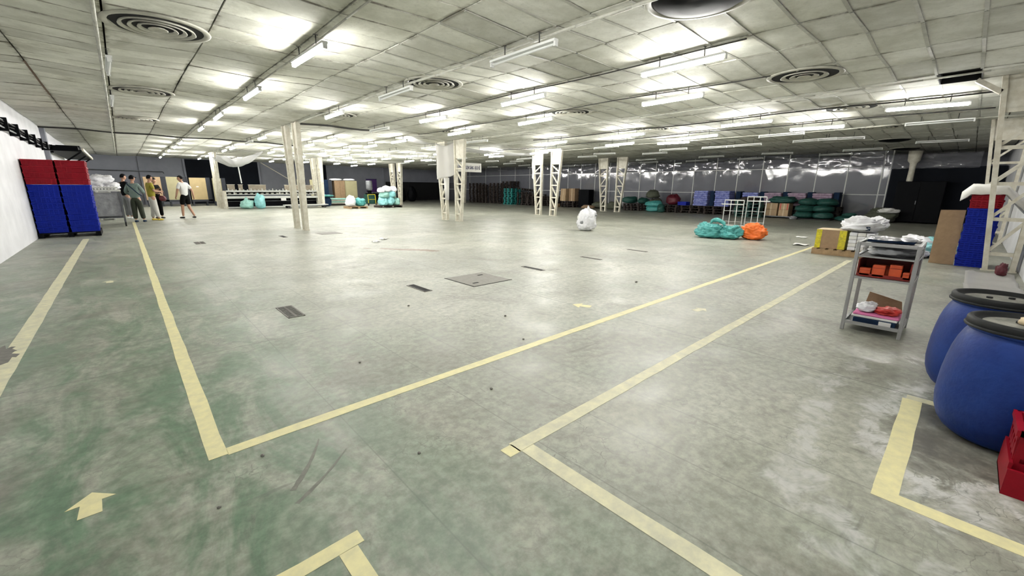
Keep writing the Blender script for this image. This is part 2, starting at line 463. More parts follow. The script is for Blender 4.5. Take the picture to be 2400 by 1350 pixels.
ceil = MB().box(XL - 0.2, XR + 0.2, YN - 0.2, YF + 0.2, 3.42, 3.55).build('ceiling', M_ceilback)
tag(ceil, 'low ceiling of square worn grey boards', kind='structure')

VENTX = [0.65, 4.65, 8.65, 12.65, 16.65, 20.65, 24.65]
VENTY = [2.25, 7.25, 12.25, 17.25]
panels = []
for i in range(-2, 29):
    for j in range(-3, 80):
        x0 = 0.15 + i; y0 = 0.25 + 0.5 * j
        x1 = x0 + 1.0; y1 = y0 + 0.5
        x0 = max(x0, XL); x1 = min(x1, XR); y0 = max(y0, YN); y1 = min(y1, YF)
        if x1 - x0 < 0.05 or y1 - y0 < 0.05: continue
        if i == 10 and j == 0: continue             # the missing board
        panels.append((x0, x1, y0, y1))
def panel_mb(mb, p, rr):
    x0, x1, y0, y1 = p
    g = 0.010
    gy = 0.007
    x0 += g; x1 -= g; y0 += gy; y1 -= gy
    t = rr.uniform(-0.006, 0.006)
    xm = (x0 + x1) / 2
    vs = []
    for dz in (0.0, 0.025):
        for (x, y) in ((x0, y0), (x1, y0), (x1, y1), (x0, y1)):
            vs.append((x, y, cz(x, y) + t + dz))
    mb.hexa(vs)
def inview(p):
    x = (p[0] + p[1]) / 2; y = (p[2] + p[3]) / 2
    d = Vector((x, y, 3.27 - 1.38))
    f = d.dot(fw)
    if f < 0.3: return None
    px = d.dot(r2) / f * 969; py = d.dot(u2) / f * 969
    if abs(px) > 1300 or py > 760: return None
    return f
scored = []
for p in panels:
    f = inview(p)
    if f: scored.append((f, p))
scored.sort(key=lambda a: a[0])
near = set(p for f, p in scored[:300])
rest = MB()
for k, p in enumerate(panels):
    if p in near:
        mb = MB(); panel_mb(mb, p, R)
        mb.build('ceiling_board', M_panel if p[0] < 3.1 else M_panel2, ceil)
    else:
        panel_mb(rest, p, R)
o = rest.build('ceiling_boards_far', M_panel2, ceil); o['kind'] = 'stuff'
# pale strips over the cross seams
for j in range(0, 18):
    y = 0.25 + 0.5 * j
    mb = MB()
    for i in range(3, 18):
        x0 = 0.15 + i; x1 = x0 + 1.0
        if i == 10 and j in (0, 1): continue
        a = (x0 + 0.02, x1 - 0.02)
        vs = []
        for dz in (-0.012, -0.004):
            for (x, yy) in ((a[0], y - 0.018), (a[1], y - 0.018), (a[1], y + 0.018), (a[0], y + 0.018)):
                vs.append((x, yy, cz(x, yy) + dz))
        mb.hexa(vs)
    mb.build('seam_strip', M_strip, ceil)
# transverse expansion joints
def cross_joint(y, xa, xb, wd=0.07):
    mb = MB(); x = xa
    while x < xb - 0.01:
        x1 = min(x + 0.5, xb)
        mb.bar((x, y, cz(x, y) - 0.02), (x1, y, cz(x1, y) - 0.02), wd, 0.06)
        x = x1
    mb.build('joint_strip', M_rod, ceil)
cross_joint(22.2, XL, 6.6)
cross_joint(14.35, 4.3, 6.6, 0.05)
# recess above the missing board
mb = MB(); a = (10.15, 11.15, 0.25, 0.75)
mb.box(a[0], a[1], a[2], a[3], 3.40, 3.415)
zl = cz(10.65, .5) - .01
mb.box(a[0] - .01, a[0] + .004, a[2], a[3], zl, 3.40).box(a[1] - .004, a[1] + .01, a[2], a[3], zl, 3.40)
mb.box(a[0], a[1], a[2] - .01, a[2] + .004, zl, 3.40).box(a[0], a[1], a[3] - .004, a[3] + .01, zl, 3.40)
mb.build('open_recess', M_black, ceil)
# stained water marks as thin ribs along seams next to the left wall
for (x, y0, y1) in ((-0.85, 11.0, 14.5),):
    mb = MB(); y = y0
    while y < y1:
        mb.bar((x, y, cz(x, y) - 0.004), (x, y + 0.5, cz(x, y + 0.5) - 0.004), 0.03, 0.01); y += 0.5
    mb.build('seam_batten', mat('seam_brown', (0.16, 0.10, 0.06), 0.8), ceil)

# ------------------------------------------------------------------ ceiling diffusers
def diffuser(x, y, dark, label):
    z = cz(x, y) - 0.004
    t = thing('ceiling_diffuser', label, 'air vent', (x, y, z), 0, 'round ceiling air diffusers')
    MB().lathe([(0.46, 0.01), (0.53, 0.004), (0.545, -0.012), (0.53, -0.024), (0.485, -0.026), (0.465, -0.012), (0.46, 0.004)], 48).build('outer_ring', M_vent, t, True)
    MB().disc(0.47, -0.012, 48).build('plenum', M_black, t)
    if dark == 1:
        MB().lathe([(0.45, -0.02), (0.40, -0.05), (0.2, -0.085), (0.001, -0.09)], 48).build('blank_dish', M_machblack, t, True)
        return
    rs = [0.36, 0.27, 0.18] if not dark else [0.30, 0.17]
    for k, r in enumerate(rs):
        w_ = 0.045 if not dark else 0.075
        MB().lathe([(r - w_ * 0.5, -0.013), (r - w_ * 0.35, -0.022), (r + w_ * 0.35, -0.036), (r + w_ * 0.5, -0.032), (r + w_ * 0.3, -0.013)], 44).build('cone_ring', M_vent, t, True)
    MB().lathe([(0.001, -0.026), (0.05, -0.027), (0.09, -0.038), (0.10, -0.034), (0.07, -0.013), (0.001, -0.013)], 32).build('core_cone', M_vent, t, True)
names = {(0, 1): 'large round ringed diffuser nearest the top left corner', (0, 2): 'second round diffuser in the leftmost ceiling row',
         (0, 3): 'third, flattest looking round diffuser in the leftmost ceiling row', (1, 0): 'round diffuser with blank black dish cut by top picture edge',
         (1, 1): 'ringed round diffuser above the middle of the hall, beside an unlit tube', (1, 2): 'round diffuser just behind the lit tube above the left columns',
         (2, 0): 'round diffuser with wide black ring at upper right, nearest the camera there', (2, 1): 'bright ringed diffuser right of centre among lit tubes',
         (2, 2): 'small far ringed diffuser above the centre column pair', (3, 0): 'dark edged round diffuser left of the far right lit tube',
         (3, 1): 'small far diffuser at the end of a lit tube right of centre', (4, 0): 'flat looking diffuser above the unlit tube near right wall',
         (5, 0): 'black diffuser in the unlit ceiling, nearer of two at right', (6, 0): 'black diffuser in the unlit ceiling, farther of two at right'}
for (i, j), lb in names.items():
    dk = 1 if (i, j) in ((1, 0), (5, 0), (6, 0)) else (2 if (i, j) in ((2, 0), (3, 0)) else 0)
    diffuser(VENTX[i], VENTY[j], dk, lb)

# ------------------------------------------------------------------ fluorescent battens
ME_house = MB().box(-0.036, 0.036, -0.62, 0.62, 0.006, 0.035).mesh('lamp_housing', M_lampwhite)
def tube_mesh(m, r=0.029):
    mb = MB()
    mb.tube((0, -0.595, -0.022), (0, 0.595, -0.022), r, 8)
    return mb.mesh('lamp_tube', m, True)
ME_tlit = tube_mesh(M_tube)
ME_toff = tube_mesh(M_lampoff, 0.016)
ME_cap = MB().box(-0.025, 0.025, -0.015, 0.015, -0.05, 0.006).mesh('lamp_cap', M_lampwhite)
ME_rod = {}
def lamp(x, y, lit, label, tilt=0.0, rz=0.0):
    top = cz(x, y)
    hang = 0.17
    t = thing('tube_light', label, 'ceiling light', (x, y, top - hang), rz, 'lit tube lights' if lit else 'unlit tube lights')
    t.rotation_euler = (tilt, 0, rz)
    link('housing', ME_house, t)
    tb = link('tube', ME_tlit if lit else ME_toff, t)
    for s in (-0.61, 0.61): link('end_cap', ME_cap, tb, (0, s, 0))
    for s in (-0.33, 0.33):
        h = hang - 0.035 - tilt * s
        k = round(h, 3)
        if k not in ME_rod:
            ME_rod[k] = MB().tube((0, 0, 0), (0, 0, k), 0.008, 6).box(-0.03, 0.03, -0.01, 0.01, k - 0.006, k).mesh('rod', M_rod)
        link('hanger_rod', ME_rod[k], t, (0, s, 0.035))

rows = {
 0.15: [(9.2, 0), (12.9, 0)],
 2.15: [(-0.2, 1), (3.1, 1), (6.45, 1), (9.8, 1), (13.6, 1), (16.8, 1), (22.8, 1), (25.4, 1), (28.7, 1), (32.0, 1), (35.2, 1)],  # first lamp is unseen, added to brighten the foreground floor
 4.15: [(4.35, 0), (7.85, 0), (11.0, 1), (18.2, 1), (20.4, 0), (23.9, 1), (26.0, 1), (31.9, 1), (35.2, 1)],
 6.15: [(3.15, 1), (6.4, 1), (9.7, 1), (12.75, 0), (16.9, 1), (19.3, 1), (22.8, 1), (25.5, 1), (35.0, 1)],
 8.15: [(4.3, 1), (8.0, 1), (11.35, 1), (15.3, 1), (17.8, 1), (20.6, 1), (23.8, 1), (27.2, 1), (30.5, 1), (34.0, 1)],
 10.15: [(13.0, 0), (16.4, 0), (19.7, 0), (22.8, 1), (25.4, 1), (28.1, 1), (33.0, 1)],
 12.15: [(0.95, 1), (4.3, 1), (7.8, 1), (10.9, 1), (18.6, 1), (21.4, 1), (24.5, 1), (26.4, 1), (29.5, 1), (32.5, 1)],
 14.15: [(3.2, 1), (6.4, 1), (9.4, 1), (12.9, 1), (16.9, 1), (23.2, 1), (25.3, 1), (31.0, 1), (34.2, 1)],
 15.3: [(0.9, 0), (4.35, 0), (7.85, 1), (10.8, 0), (14.7, 1), (17.9, 1), (21.2, 0), (24.6, 0), (28.0, 0)],
 17.6: [(3.25, 0), (3.98, 0), (6.2, 0), (7.15, 0), (9.0, 0), (12.5, 0), (18.1, 0), (21.0, 0), (24.5, 0), (28.0, 0)],
 18.6: [(10.4, 0), (14.3, 0), (19.8, 0)],
 20.0: [(1.0, 0), (22.0, 0), (26.0, 0), (30.0, 0)],
 22.0: [(3.3, 0), (6.3, 0), (9.2, 0), (12.8, 0), (22.6, 0), (26.2, 0)],
 24.4: [(4.6, 0), (8.2, 0), (11.0, 0), (14.0, 0), (20.5, 0), (24.0, 0)],
 26.4: [(6.4, 0), (9.6, 0), (13.2, 0), (30.0, 0)],
}
rn = 0
for x in sorted(rows):
    rn += 1
    for k, (y, lit) in enumerate(sorted(rows[x])):
        lb = '%s tube light, %s from the camera in the %s lamp row from left wall' % ('lit' if lit else 'unlit', ORD[k], ORD[rn - 1])
        lamp(x, y, lit, lb, R.uniform(-0.02, 0.02), R.uniform(-0.02, 0.02))

# conduit along the lamp rows
def conduit(x, y0, y1, r, m, label, dz=0.025):
    mb = MB(); pts = []; y = y0
    while y <= y1 + 0.01:
        pts.append((x, y, cz(x, y) - r - dz)); y += 0.75
    mb.path(pts, r, 6)
    tag(mb.build('conduit', m, None, True), label, 'conduit', 'conduits under the ceiling')
conduit(0.08, 2.0, 38, 0.02, M_conduit, 'pale conduit along the leftmost ceiling seam')
conduit(2.22, 3.0, 22, 0.012, M_conduit, 'thin conduit above the second lamp row from left wall')
conduit(4.22, 0.5, 22, 0.02, M_conduit, 'white conduit above the third lamp row, with an unlit tube')
conduit(6.15, 2.3, 14, 0.010, M_rod, 'dark rail above the fourth lamp row from left wall')
conduit(8.15, 2.6, 14, 0.010, M_rod, 'dark rail above the fifth lamp row from left wall')
conduit(12.15, 0.0, 12, 0.016, M_rod, 'dark rail above the far right lit tube')
conduit(14.15, 0.0, 17, 0.016, M_rod, 'dark rail above the eighth lamp row from left wall')
conduit(10.15, -0.6, 17, 0.016, M_conduit, 'pale pipe crossing the ceiling to the right wall column', 0.04)
conduit(15.9, -0.6, 24, 0.016, M_conduit, 'pale pipe in the dim ceiling before the far curtain', 0.04)

# ------------------------------------------------------------------ lattice columns
def lattice_leg(name, x, yi, yo0, yo1, ztop, label, group, wx=0.13, plate=2.5, dark=False, ms=M_cream):
    """inner chord vertical at yi, outer chord from yo0 (floor) to yo1 (top)."""
    t = thing(name, label, 'column', (x, yi, 0), 0, group)
    s = 1 if yo0 > yi else -1
    MB().box(-wx / 2, wx / 2, -0.035, 0.035, 0.02, ztop).build('inner_chord', ms, t)
    mb = MB()
    a0 = yo0 - yi; a1 = yo1 - yi
    mb.hexa([(-wx / 2, a0 - .035, .02), (wx / 2, a0 - .035, .02), (wx / 2, a0 + .035, .02), (-wx / 2, a0 + .035, .02),
             (-wx / 2, a1 - .035, ztop), (wx / 2, a1 - .035, ztop), (wx / 2, a1 + .035, ztop), (-wx / 2, a1 + .035, ztop)])
    mb.build('outer_chord', ms, t)
    def yo(z): return a0 + (a1 - a0) * z / ztop
    zs = [0.30]
    while zs[-1] + 0.50 < plate: zs.append(zs[-1] + 0.60)
    for k, z in enumerate(zs):
        MB().bar((0, 0, z), (0, yo(z), z), wx * 0.55, 0.06).build('batten', ms, t)
        z2 = zs[k + 1] if k + 1 < len(zs) else plate
        MB().bar((0, yo(z + .02), z + .02), (0, 0.0, z2 - .02), wx * 0.4, 0.05, (1, 0, 0)).build('diagonal', ms, t)
    MB().hexa([(-.02, 0, plate), (.02, 0, plate), (.02, yo(plate), plate), (-.02, yo(plate), plate),
               (-.02, 0, ztop), (.02, 0, ztop), (.02, yo(ztop), ztop), (-.02, yo(ztop), ztop)]).build('web_plate', ms, t)
    y0, y1 = sorted((-0.05 * s, a0 + 0.05 * s))
    MB().box(-wx / 2 - .01, wx / 2 + .01, y0, y1, 0, 0.02).build('base_plate', ms, t)
    return t
colnames = ['second column pair from the left', 'column pair with hanging plastic sheet', 'column pair right of centre', 'far column pair before the curtain']
colnames[0] = 'nearest column pair, left of centre'
for k, x in enumerate((4.18, 10.15, 15.95, 21.7)):
    zt = cz(x, 15) - 0.005
    g = 'paired lattice columns in the hall'
    f_ = .6 if k == 0 else 1.0
    lattice_leg('lattice_column', x, 15.12, 15.12 + .30 * f_, 15.12 + .63 * f_, zt, 'cream lattice column, left leg of the ' + colnames[k], g)
    lattice_leg('lattice_column', x, 14.42, 14.42 - .30 * f_, 14.42 - .64 * f_, zt, 'cream lattice column, right leg of the ' + colnames[k], g)
bn = ['back column beside the machine frame', 'back column behind the low platform truck', 'back column behind the tied teal bags', 'back column below the slogan sign']
for k, (x, y) in enumerate(((4.42, 31.8), (9.9, 30.2), (16.2, 31.2), (22.6, 31.5))):
    zt = cz(x, y) - 0.005
    g = 'paired lattice columns in the hall'
    lattice_leg('lattice_column', x, y + 0.35, y + 0.65, y + 0.95, zt, 'cream lattice column, farther leg of the ' + bn[k], g, 0.13 if k == 0 else 0.18)
    lattice_leg('lattice_column', x, y - 0.35, y - 0.65, y - 0.95, zt, 'cream lattice column, nearer leg of the ' + bn[k], g, 0.13 if k == 0 else 0.18)
for k, (x, lb) in enumerate(((3.86, 'cream wall column rising behind the front blue barrel'), (11.2, 'tall cream lattice column in front of the blue crate stack'),
                             (17.2, 'smaller cream lattice wall column behind the leaning cardboard'))):
    zt = cz(x, -.4) - 0.005
    lattice_leg('wall_column', x, -0.70, -0.38 - (.09 if k == 0 else 0), -0.02 - (.12 if k == 0 else 0), zt, lb, 'lattice columns along the right wall', 0.12, 2.7)
# haunch bracket at the top of the nearer wall column
br = MB()
br.bar((11.2, -0.02, 3.0), (11.2, 0.30, 3.24), 0.12, 0.07)
br.build('haunch', M_cream, bpy.data.objects['wall_column.001'], loc=(-11.2, 0.70, 0))

# ------------------------------------------------------------------ floor markings, gratings
def tape(x0, x1, y0, y1, m, label):
    n = max(2, int(max(x1 - x0, y1 - y0) / 0.25))
    mb = MB(); pts0 = []; pts1 = []
    al = (x1 - x0) > (y1 - y0)
    rr = random.Random(int(abs(x0 * 91 + y0 * 37) * 10))
    for i in range(n + 1):
        f = i / n
        j0 = rr.uniform(-.004, .004); j1 = rr.uniform(-.004, .004)
        if al:
            pts0.append((x0 + (x1 - x0) * f, y0 + j0)); pts1.append((x0 + (x1 - x0) * f, y1 + j1))
        else:
            pts0.append((x1 + j0, y0 + (y1 - y0) * f)); pts1.append((x0 + j1, y0 + (y1 - y0) * f))
    for i in range(n):
        mb.poly([pts0[i], pts0[i + 1], pts1[i + 1], pts1[i]], 0.0002, 0.0016)
    tag(mb.build('floor_tape', m), label, 'floor marking', 'yellow floor tape lines')
tape(0.115, 0.20, 2.42, 21.5, M_yellow, 'long yellow floor line running to the group of people')
tape(0.20, 12.6, 2.41, 2.49, M_yellow, 'long yellow floor line running right to the boxed pallet')
tape(1.36, 10.6, 1.40, 1.49, M_yellow2, 'worn yellow floor line ending behind the trolley')
tape(1.37, 1.46, 0.2, 1.40, M_yellow2, 'yellow floor line running down to bottom edge right of centre')
tape(-0.93, -0.81, 3.2, 15.4, M_yellow2, 'yellow floor line beside the left wall')
tape(2.442, 3.72, -0.02, 0.075, M_yellow, 'short yellow floor line left of the barrels')
tape(2.36, 2.44, -0.75, 0.075, M_yellow, 'yellow floor line leaving the lower right picture edge')
tape(3.72, 3.80, -0.30, 0.06, M_yellow2, 'thin yellow floor line disappearing behind the front barrel')
tape(0.05, 0.50, 1.40, 1.47, M_yellow, 'short yellow corner tape at the bottom edge, horizontal arm')
tape(0.40, 0.47, 0.9, 1.40, M_yellow, 'short yellow corner tape at the bottom edge, descending arm')
tape(1.29, 1.37, 1.40, 1.48, M_yellow, 'bright yellow tape end at the worn line corner')
def arrow(x, y, s, rz, label, m=M_yellow):
    p = [(0, .13), (-.105, .02), (-.045, .02), (-.05, -.11), (.05, -.11), (.045, .02), (.105, .02)]
    mb = MB(); mb.poly(list(reversed([(a * s, b * s) for a, b in p])), 0.0002, 0.0016)
    mb.f = [tuple(reversed(q)) for q in mb.f]
    tag(mb.build('floor_arrow', m, None, False, (x, y, 0), rz), label, 'floor marking', 'yellow floor arrows')
arrow(-0.315, 2.40, 0.78, 0.0, 'yellow arrow on the floor at lower left')
arrow(4.78, 1.93, 0.8, -PI / 2 - .3, 'small yellow arrow on the floor between the two right lines', M_yellow2)
arrow(3.88, 2.95, 0.95, 0.4, 'faded yellow arrow beside the long floor line', M_yellow)
arrow(-0.33, 8.3, 0.8, 0.0, 'far faded yellow arrow in the left walkway', M_yellow2)

def grate(x, y, wx, wy, bars, label, fallen=False):
    t = thing('floor_grate', label, 'floor grate', (x, y, 0), 0, 'floor gratings')
    MB().box(-wx / 2, wx / 2, -wy / 2, wy / 2, 0.0003, 0.0015).build('pit', M_black, t)
    mb = MB()
    mb.box(-wx / 2, wx / 2, -wy / 2, -wy / 2 + .02, 0.0, .005).box(-wx / 2, wx / 2, wy / 2 - .02, wy / 2, 0, .005)
    mb.box(-wx / 2, -wx / 2 + .015, -wy / 2, wy / 2, 0, .005).box(wx / 2 - .015, wx / 2, -wy / 2, wy / 2, 0, .005)
    mb.build('rim', M_iron, t)
    for k in range(bars):
        yy = -wy / 2 + (k + 1) * wy / (bars + 1)
        MB().box(-wx / 2, wx / 2, yy - .007, yy + .007, 0.001, .006).build('bar', M_iron, t)
    if bars: MB().box(-.012, .012, -wy / 2, wy / 2, 0.001, .006).build('bar', M_iron, t)
grate(1.19, 4.98, 0.17, 0.52, 12, 'barred iron floor grate nearest the camera')
grate(2.86, 5.02, 0.12, 0.5, 0, 'open narrow floor slot left of the square hatch')
grate(5.11, 5.0, 0.10, 0.5, 0, 'open narrow floor slot right of the square hatch')
grate(6.78, 5.0, 0.07, 0.5, 0, 'thin floor slot, third from the square hatch rightwards')
grate(8.44, 4.95, 0.07, 0.5, 0, 'thin floor slot farthest right in the row')
grate(1.22, 12.65, 0.2, 0.5, 8, 'small far floor grate beside the long yellow line')
grate(3.13, 12.85, 0.12, 0.5, 0, 'far floor slot just before the nearest column pair')
t = thing('floor_hatch', 'square grey metal floor hatch in the middle of the floor', 'floor hatch', (3.85, 4.95, 0), 0.0)
cp = MB().box(-.35, .35, -.36, .36, 0.0003, 0.004).build('cover_plate', M_hatch, t)
for s in (-1, 1): MB().box(s * .2 - .05, s * .2 + .05, -.02 + s * .2, .02 + s * .2, 0.004, 0.006).build('lift_slot', M_black, cp)
mb = MB(); mb.box(-.37, .37, -.38, -.36, 0, .003).box(-.37, -.35, -.38, .38, 0, .003); mb.build('frame', M_black, t)
t = thing('floor_hatch', 'far small dark floor plate near the nearest column pair', 'floor hatch', (4.4, 12.9, 0), 0.0)
MB().box(-.3, .3, -.3, .3, 0.0003, 0.004).build('cover_plate', M_hatch, t)
# lifted floor break by the left wall
mb = MB(); rr = random.Random(3)
pts = [(0.09 * math.cos(a) * rr.uniform(.5, 1.4), 0.26 * math.sin(a) * rr.uniform(.6, 1.3)) for a in [2 * PI * i / 30 for i in range(30)]]
mb.poly(pts, 0.0002, 0.0025)
tag(mb.build('floor_damage', M_iron, None, False, (-0.95, 5.2, 0)), 'dark broken patch of floor at the left picture edge', 'floor damage')
# tyre scuffs on the bare floor
M_scuff = mat('scuff', (0.20, 0.20, 0.17), 0.6, vary=.4, scale=30)
for pa, pb, w0, lb in (((0.60, 2.24), (0.37, 1.90), .030, 'dark tyre scuff on the floor, nearer the yellow corner'), ((0.68, 2.05), (0.36, 1.80), .024, 'dark tyre scuff on the floor, right one of two')):
    a_ = Vector(pa); b_ = Vector(pb); d_ = (b_ - a_); n_ = Vector((-d_.y, d_.x)).normalized(); rr = random.Random(5)
    L0 = []; L1 = []
    for i in range(13):
        f = i / 12; w_ = w0 * (.25 + .75 * f) * rr.uniform(.7, 1.15) * .5
        q = a_ + d_ * f + n_ * .015 * math.sin(f * 3)
        L0.append(q + n_ * w_); L1.append(q - n_ * w_)
    mb = MB(); mb.poly([tuple(v) for v in L1 + list(reversed(L0))], 0.0002, 0.0006)
    tag(mb.build('tyre_scuff', M_scuff), lb, 'floor mark', 'tyre scuffs on the floor')
# small debris
for k, (x, y, r) in enumerate(((1.7, 2.05, .012), (0.33, 2.28, .010), (2.55, 2.6, .012), (2.9, 3.25, .014), (1.2, 3.1, .010), (0.95, 1.75, .009), (0.1, 2.0, .008), (5.5, 3.2, .02), (2.3, 4.3, .015))):
    vs = bmesh.new(); bmesh.ops.create_icosphere(vs, subdivisions=1, radius=r)
    for v in vs.verts: v.co = Vector((v.co.x * R.uniform(.8, 1.3), v.co.y * R.uniform(.8, 1.3), max(v.co.z * .7, -r * .5) + r * .5))
    me = bpy.data.meshes.new('pebble'); vs.to_mesh(me); vs.free(); me.materials.append(M_iron)
    tag(link('floor_crumb', me, None, (x, y, 0)), ('dark crumb on the floor between the two long right lines', 'dark crumb just below the corner of the yellow lines', 'dark crumb in front of the long right line, upper', 'dark crumb beyond the long line below the hatch',
        'small crumb inside the corner of the yellow lines', 'small crumb in the bare floor below centre', 'tiny crumb right of the floor arrow', 'dark crumb far right beyond the long line', 'small crumb right of the barred floor grate')[k], 'debris', 'crumbs on the floor')
# ------------------------------------------------------------------ soft bags and heaps
def bag_mesh(seed, rx, ry, h, m, amp=0.16, knot=0.0, freq=3.0, nu=40, nv=26, sag=0.55, sq=0.62):
    """A crumpled sack resting on z = 0, its belly below the middle."""
    rr = random.Random(seed)
    off = Vector((rr.uniform(-50, 50), rr.uniform(-50, 50), rr.uniform(-50, 50)))
    vs = []; fs = []
    for j in range(nv + 1):
        v = j / nv
        ph = -PI / 2 + PI * v
        for i in range(nu):
            th = 2 * PI * i / nu
            c = abs(math.cos(ph)) ** sq
            zz = 0.5 + 0.5 * math.copysign(abs(math.sin(ph)) ** 0.85, math.sin(ph))
            d = Vector((math.cos(th) * c, math.sin(th) * c, math.sin(ph)))
            n1 = noise.noise(d * freq * 0.45 + off)
            wd = d + Vector((noise.noise(d * 2 + off), noise.noise(d * 2 - off), noise.noise(d * 2 + off * 2))) * 0.35
            n2 = max(0, 1 - abs(noise.noise(wd * freq + off * 1.7)) * 1.8) ** 2
            n3 = max(0, 1 - abs(noise.noise(wd * freq * 2.1 + off * .6)) * 1.8) ** 2
            n4 = max(0, 1 - abs(noise.noise(wd * freq * 4.2 + off * .3)) * 1.8) ** 2
            k = 1 + amp * (1.3 * n1 + 0.55 * n2 + 0.40 * n3 + 0.22 * n4 - 0.35)
            k *= 1 + 0.18 * (sag - zz)
            if knot and zz > 0.80: k *= 1 - knot * (zz - 0.80) * 3.2
            x = rx * d.x * k; y = ry * d.y * k
            z = h * zz * (1 + amp * 0.7 * (1.4 * n1 + 0.5 * n2 + .3 * n3 - .3) * zz)
            vs.append((x, y, max(0.0, z)))
        
    for j in range(nv):
        for i in range(nu):
            a = j * nu + i; b = j * nu + (i + 1) % nu
            fs.append((a, b, b + nu, a + nu))
    return MB().add(vs, fs).mesh('bag', m, True)

def bag(name, label, x, y, z, rx, ry, h, m, seed, rz=0, knot=0.0, amp=0.2, freq=3.0, group=None, cat='bag', tie=None, nu=40, nv=26):
    o = link(name, bag_mesh(seed, rx, ry, h, m, amp, knot, freq, nu, nv), None, (x, y, z), rz)
    tag(o, label, cat, group)
    if tie:
        MB().lathe([(rx * .16, h * .90), (rx * .2, h * .97), (rx * .30, h * 1.06), (rx * .22, h * 1.14), (rx * .05, h * 1.1)], 10).build('neck', m, o, True)
    return o

# ------------------------------------------------------------------ crates
def crate_mesh(lx, ly, h, m, cells=6):
    mb = MB()
    t = 0.012; tp = 0.012
    # tapered walls of ribs: rails + uprights, solid floor
    mb.box(-lx / 2 + tp, lx / 2 - tp, -ly / 2 + tp, ly / 2 - tp, 0.0, 0.012)
    for k in range(4):
        f = (k + 0.5) / 4
        e = tp * (1 - f)
        z = h * f
        for s in (-1, 1):
            mb.box(-lx / 2 + e, lx / 2 - e, s * (ly / 2 - e) - t / 2, s * (ly / 2 - e) + t / 2, z - h * .085, z + h * .085)
            mb.box(s * (lx / 2 - e) - t / 2, s * (lx / 2 - e) + t / 2, -ly / 2 + e, ly / 2 - e, z - h * .085, z + h * .085)
    for i in range(cells + 1):
        f = i / cells
        for s in (-1, 1):
            a = -lx / 2 + tp + f * (lx - 2 * tp)
            mb.bar((a, s * (ly / 2 - tp), 0), (a, s * (ly / 2), h), 0.02, 0.014)
            b = -ly / 2 + tp + f * (ly - 2 * tp)
            mb.bar((s * (lx / 2 - tp), b, 0), (s * (lx / 2), b, h), 0.014, 0.02)
    # inner liner so that the crate reads closed
    mb.box(-lx / 2 + tp + .012, lx / 2 - tp - .012, -ly / 2 + tp + .012, ly / 2 - tp - .012, 0.012, h * 0.86)
    return mb.mesh('crate_body', m)
def rim_mesh(lx, ly, h, m):
    mb = MB()
    for s in (-1, 1):
        mb.box(-lx / 2 - .012, lx / 2 + .012, s * ly / 2 - .012, s * ly / 2 + .012, h - .028, h)
        mb.box(s * lx / 2 - .012, s * lx / 2 + .012, -ly / 2, ly / 2, h - .028, h)
    return mb.mesh('crate_rim', m)
def crate(mes, x, y, z, rz, label, group, cat='crate'):
    o = link('plastic_crate', mes[0], None, (x, y, z), rz)
    tag(o, label, cat, group)
    link('rim', mes[1], o)
    return o
def crates_pair(lx, ly, h, m, cells=6): return (crate_mesh(lx, ly, h, m, cells), rim_mesh(lx, ly, h, m))

# tall stacks by the left wall
HC = 0.155
CB = crates_pair(0.54, 0.56, HC - .004, M_blue); CR = crates_pair(0.54, 0.56, HC - .004, M_red)
pal = thing('pallet', 'flat black plastic pallet under the left wall crate stacks', 'pallet', (-1.18, 16.82, 0))
for k in range(5): MB().box(-.585, .585, -.62 + k * .255, -.42 + k * .255, .10, .13).build('deck_board', M_machblack, pal)
for k in range(3): MB().box(-.585 + k * .535, -.485 + k * .535, -.62, .60, .0, .10).build('runner', M_machblack, pal)
stk = [(-1.475, 16.52, 'left front crate stack by the white wall'), (-0.89, 16.50, 'right front crate stack by the white wall'), (-0.89, 17.12, 'rear right crate stack by the white wall'), (-1.475, 17.12, 'hidden rear left crate stack by the white wall')]  # rear left stack is unseen, added to block light so the front gap stays dark
for (x, y, nm) in stk:
    for k in range(12):
        red = k >= 8
        kk = k - 8 if red else k
        dx = 0.03 if (not red and k < 4 and nm.startswith('right')) else 0.0
        crate(CR if red else CB, x + R.uniform(-.004, .004) + dx * 0.4, y + R.uniform(-.004, .004), 0.1302 + k * HC, 0,
              '%s crate, %s up in the %s' % ('red' if red else 'blue', ORD[k], nm), 'crates stacked by the left wall')

# right stack behind the wall column
CB2 = crates_pair(0.58, 0.40, 0.15, M_blue); CR2 = crates_pair(0.58, 0.40, 0.15, M_red)
for k in range(9):
    red = k >= 7
    crate(CR2 if red else CB2, 11.72 + R.uniform(-.008, .008), -0.19 + R.uniform(-.006, .006), 0.0002 + k * 0.153, R.uniform(-.02, .02),
          '%s crate, %s one up in the stack behind the right lattice column' % ('red' if red else 'blue', ORD[k]), 'crates stacked by the right wall')
for k in range(8):
    red = k >= 7
    crate(CR2 if red else CB2, 12.0, -0.60 + 0.02, 0.0002 + k * 0.153, 0, '%s crate, %s one up in the rear stack against right wall' % ('red' if red else 'blue', ORD[k]), 'crates stacked by the right wall') if False else None
# cloth over that stack
def drape(u, v):
    x = 11.38 + 0.72 * u; y = -0.72 + 0.86 * v
    e = max(0, abs(u - .5) - .40) * 2.4 + max(0, abs(v - .62) - .24) * 2.0
    n = noise.noise(Vector((u * 5, v * 5, 3.1))) * 0.03 + 0.05 * (1 - abs(noise.noise(Vector((u * 3, v * 3, 9)))))
    return (x, y, 1.405 + n + 0.05 * math.sin(PI * u) - 0.5 * e)
o = MB().grid(drape, 22, 22).build('cover_sheet', M_cloth, None, True, solid=0.012)
tag(o, 'white cloth draped over the right crate stack', 'cloth')

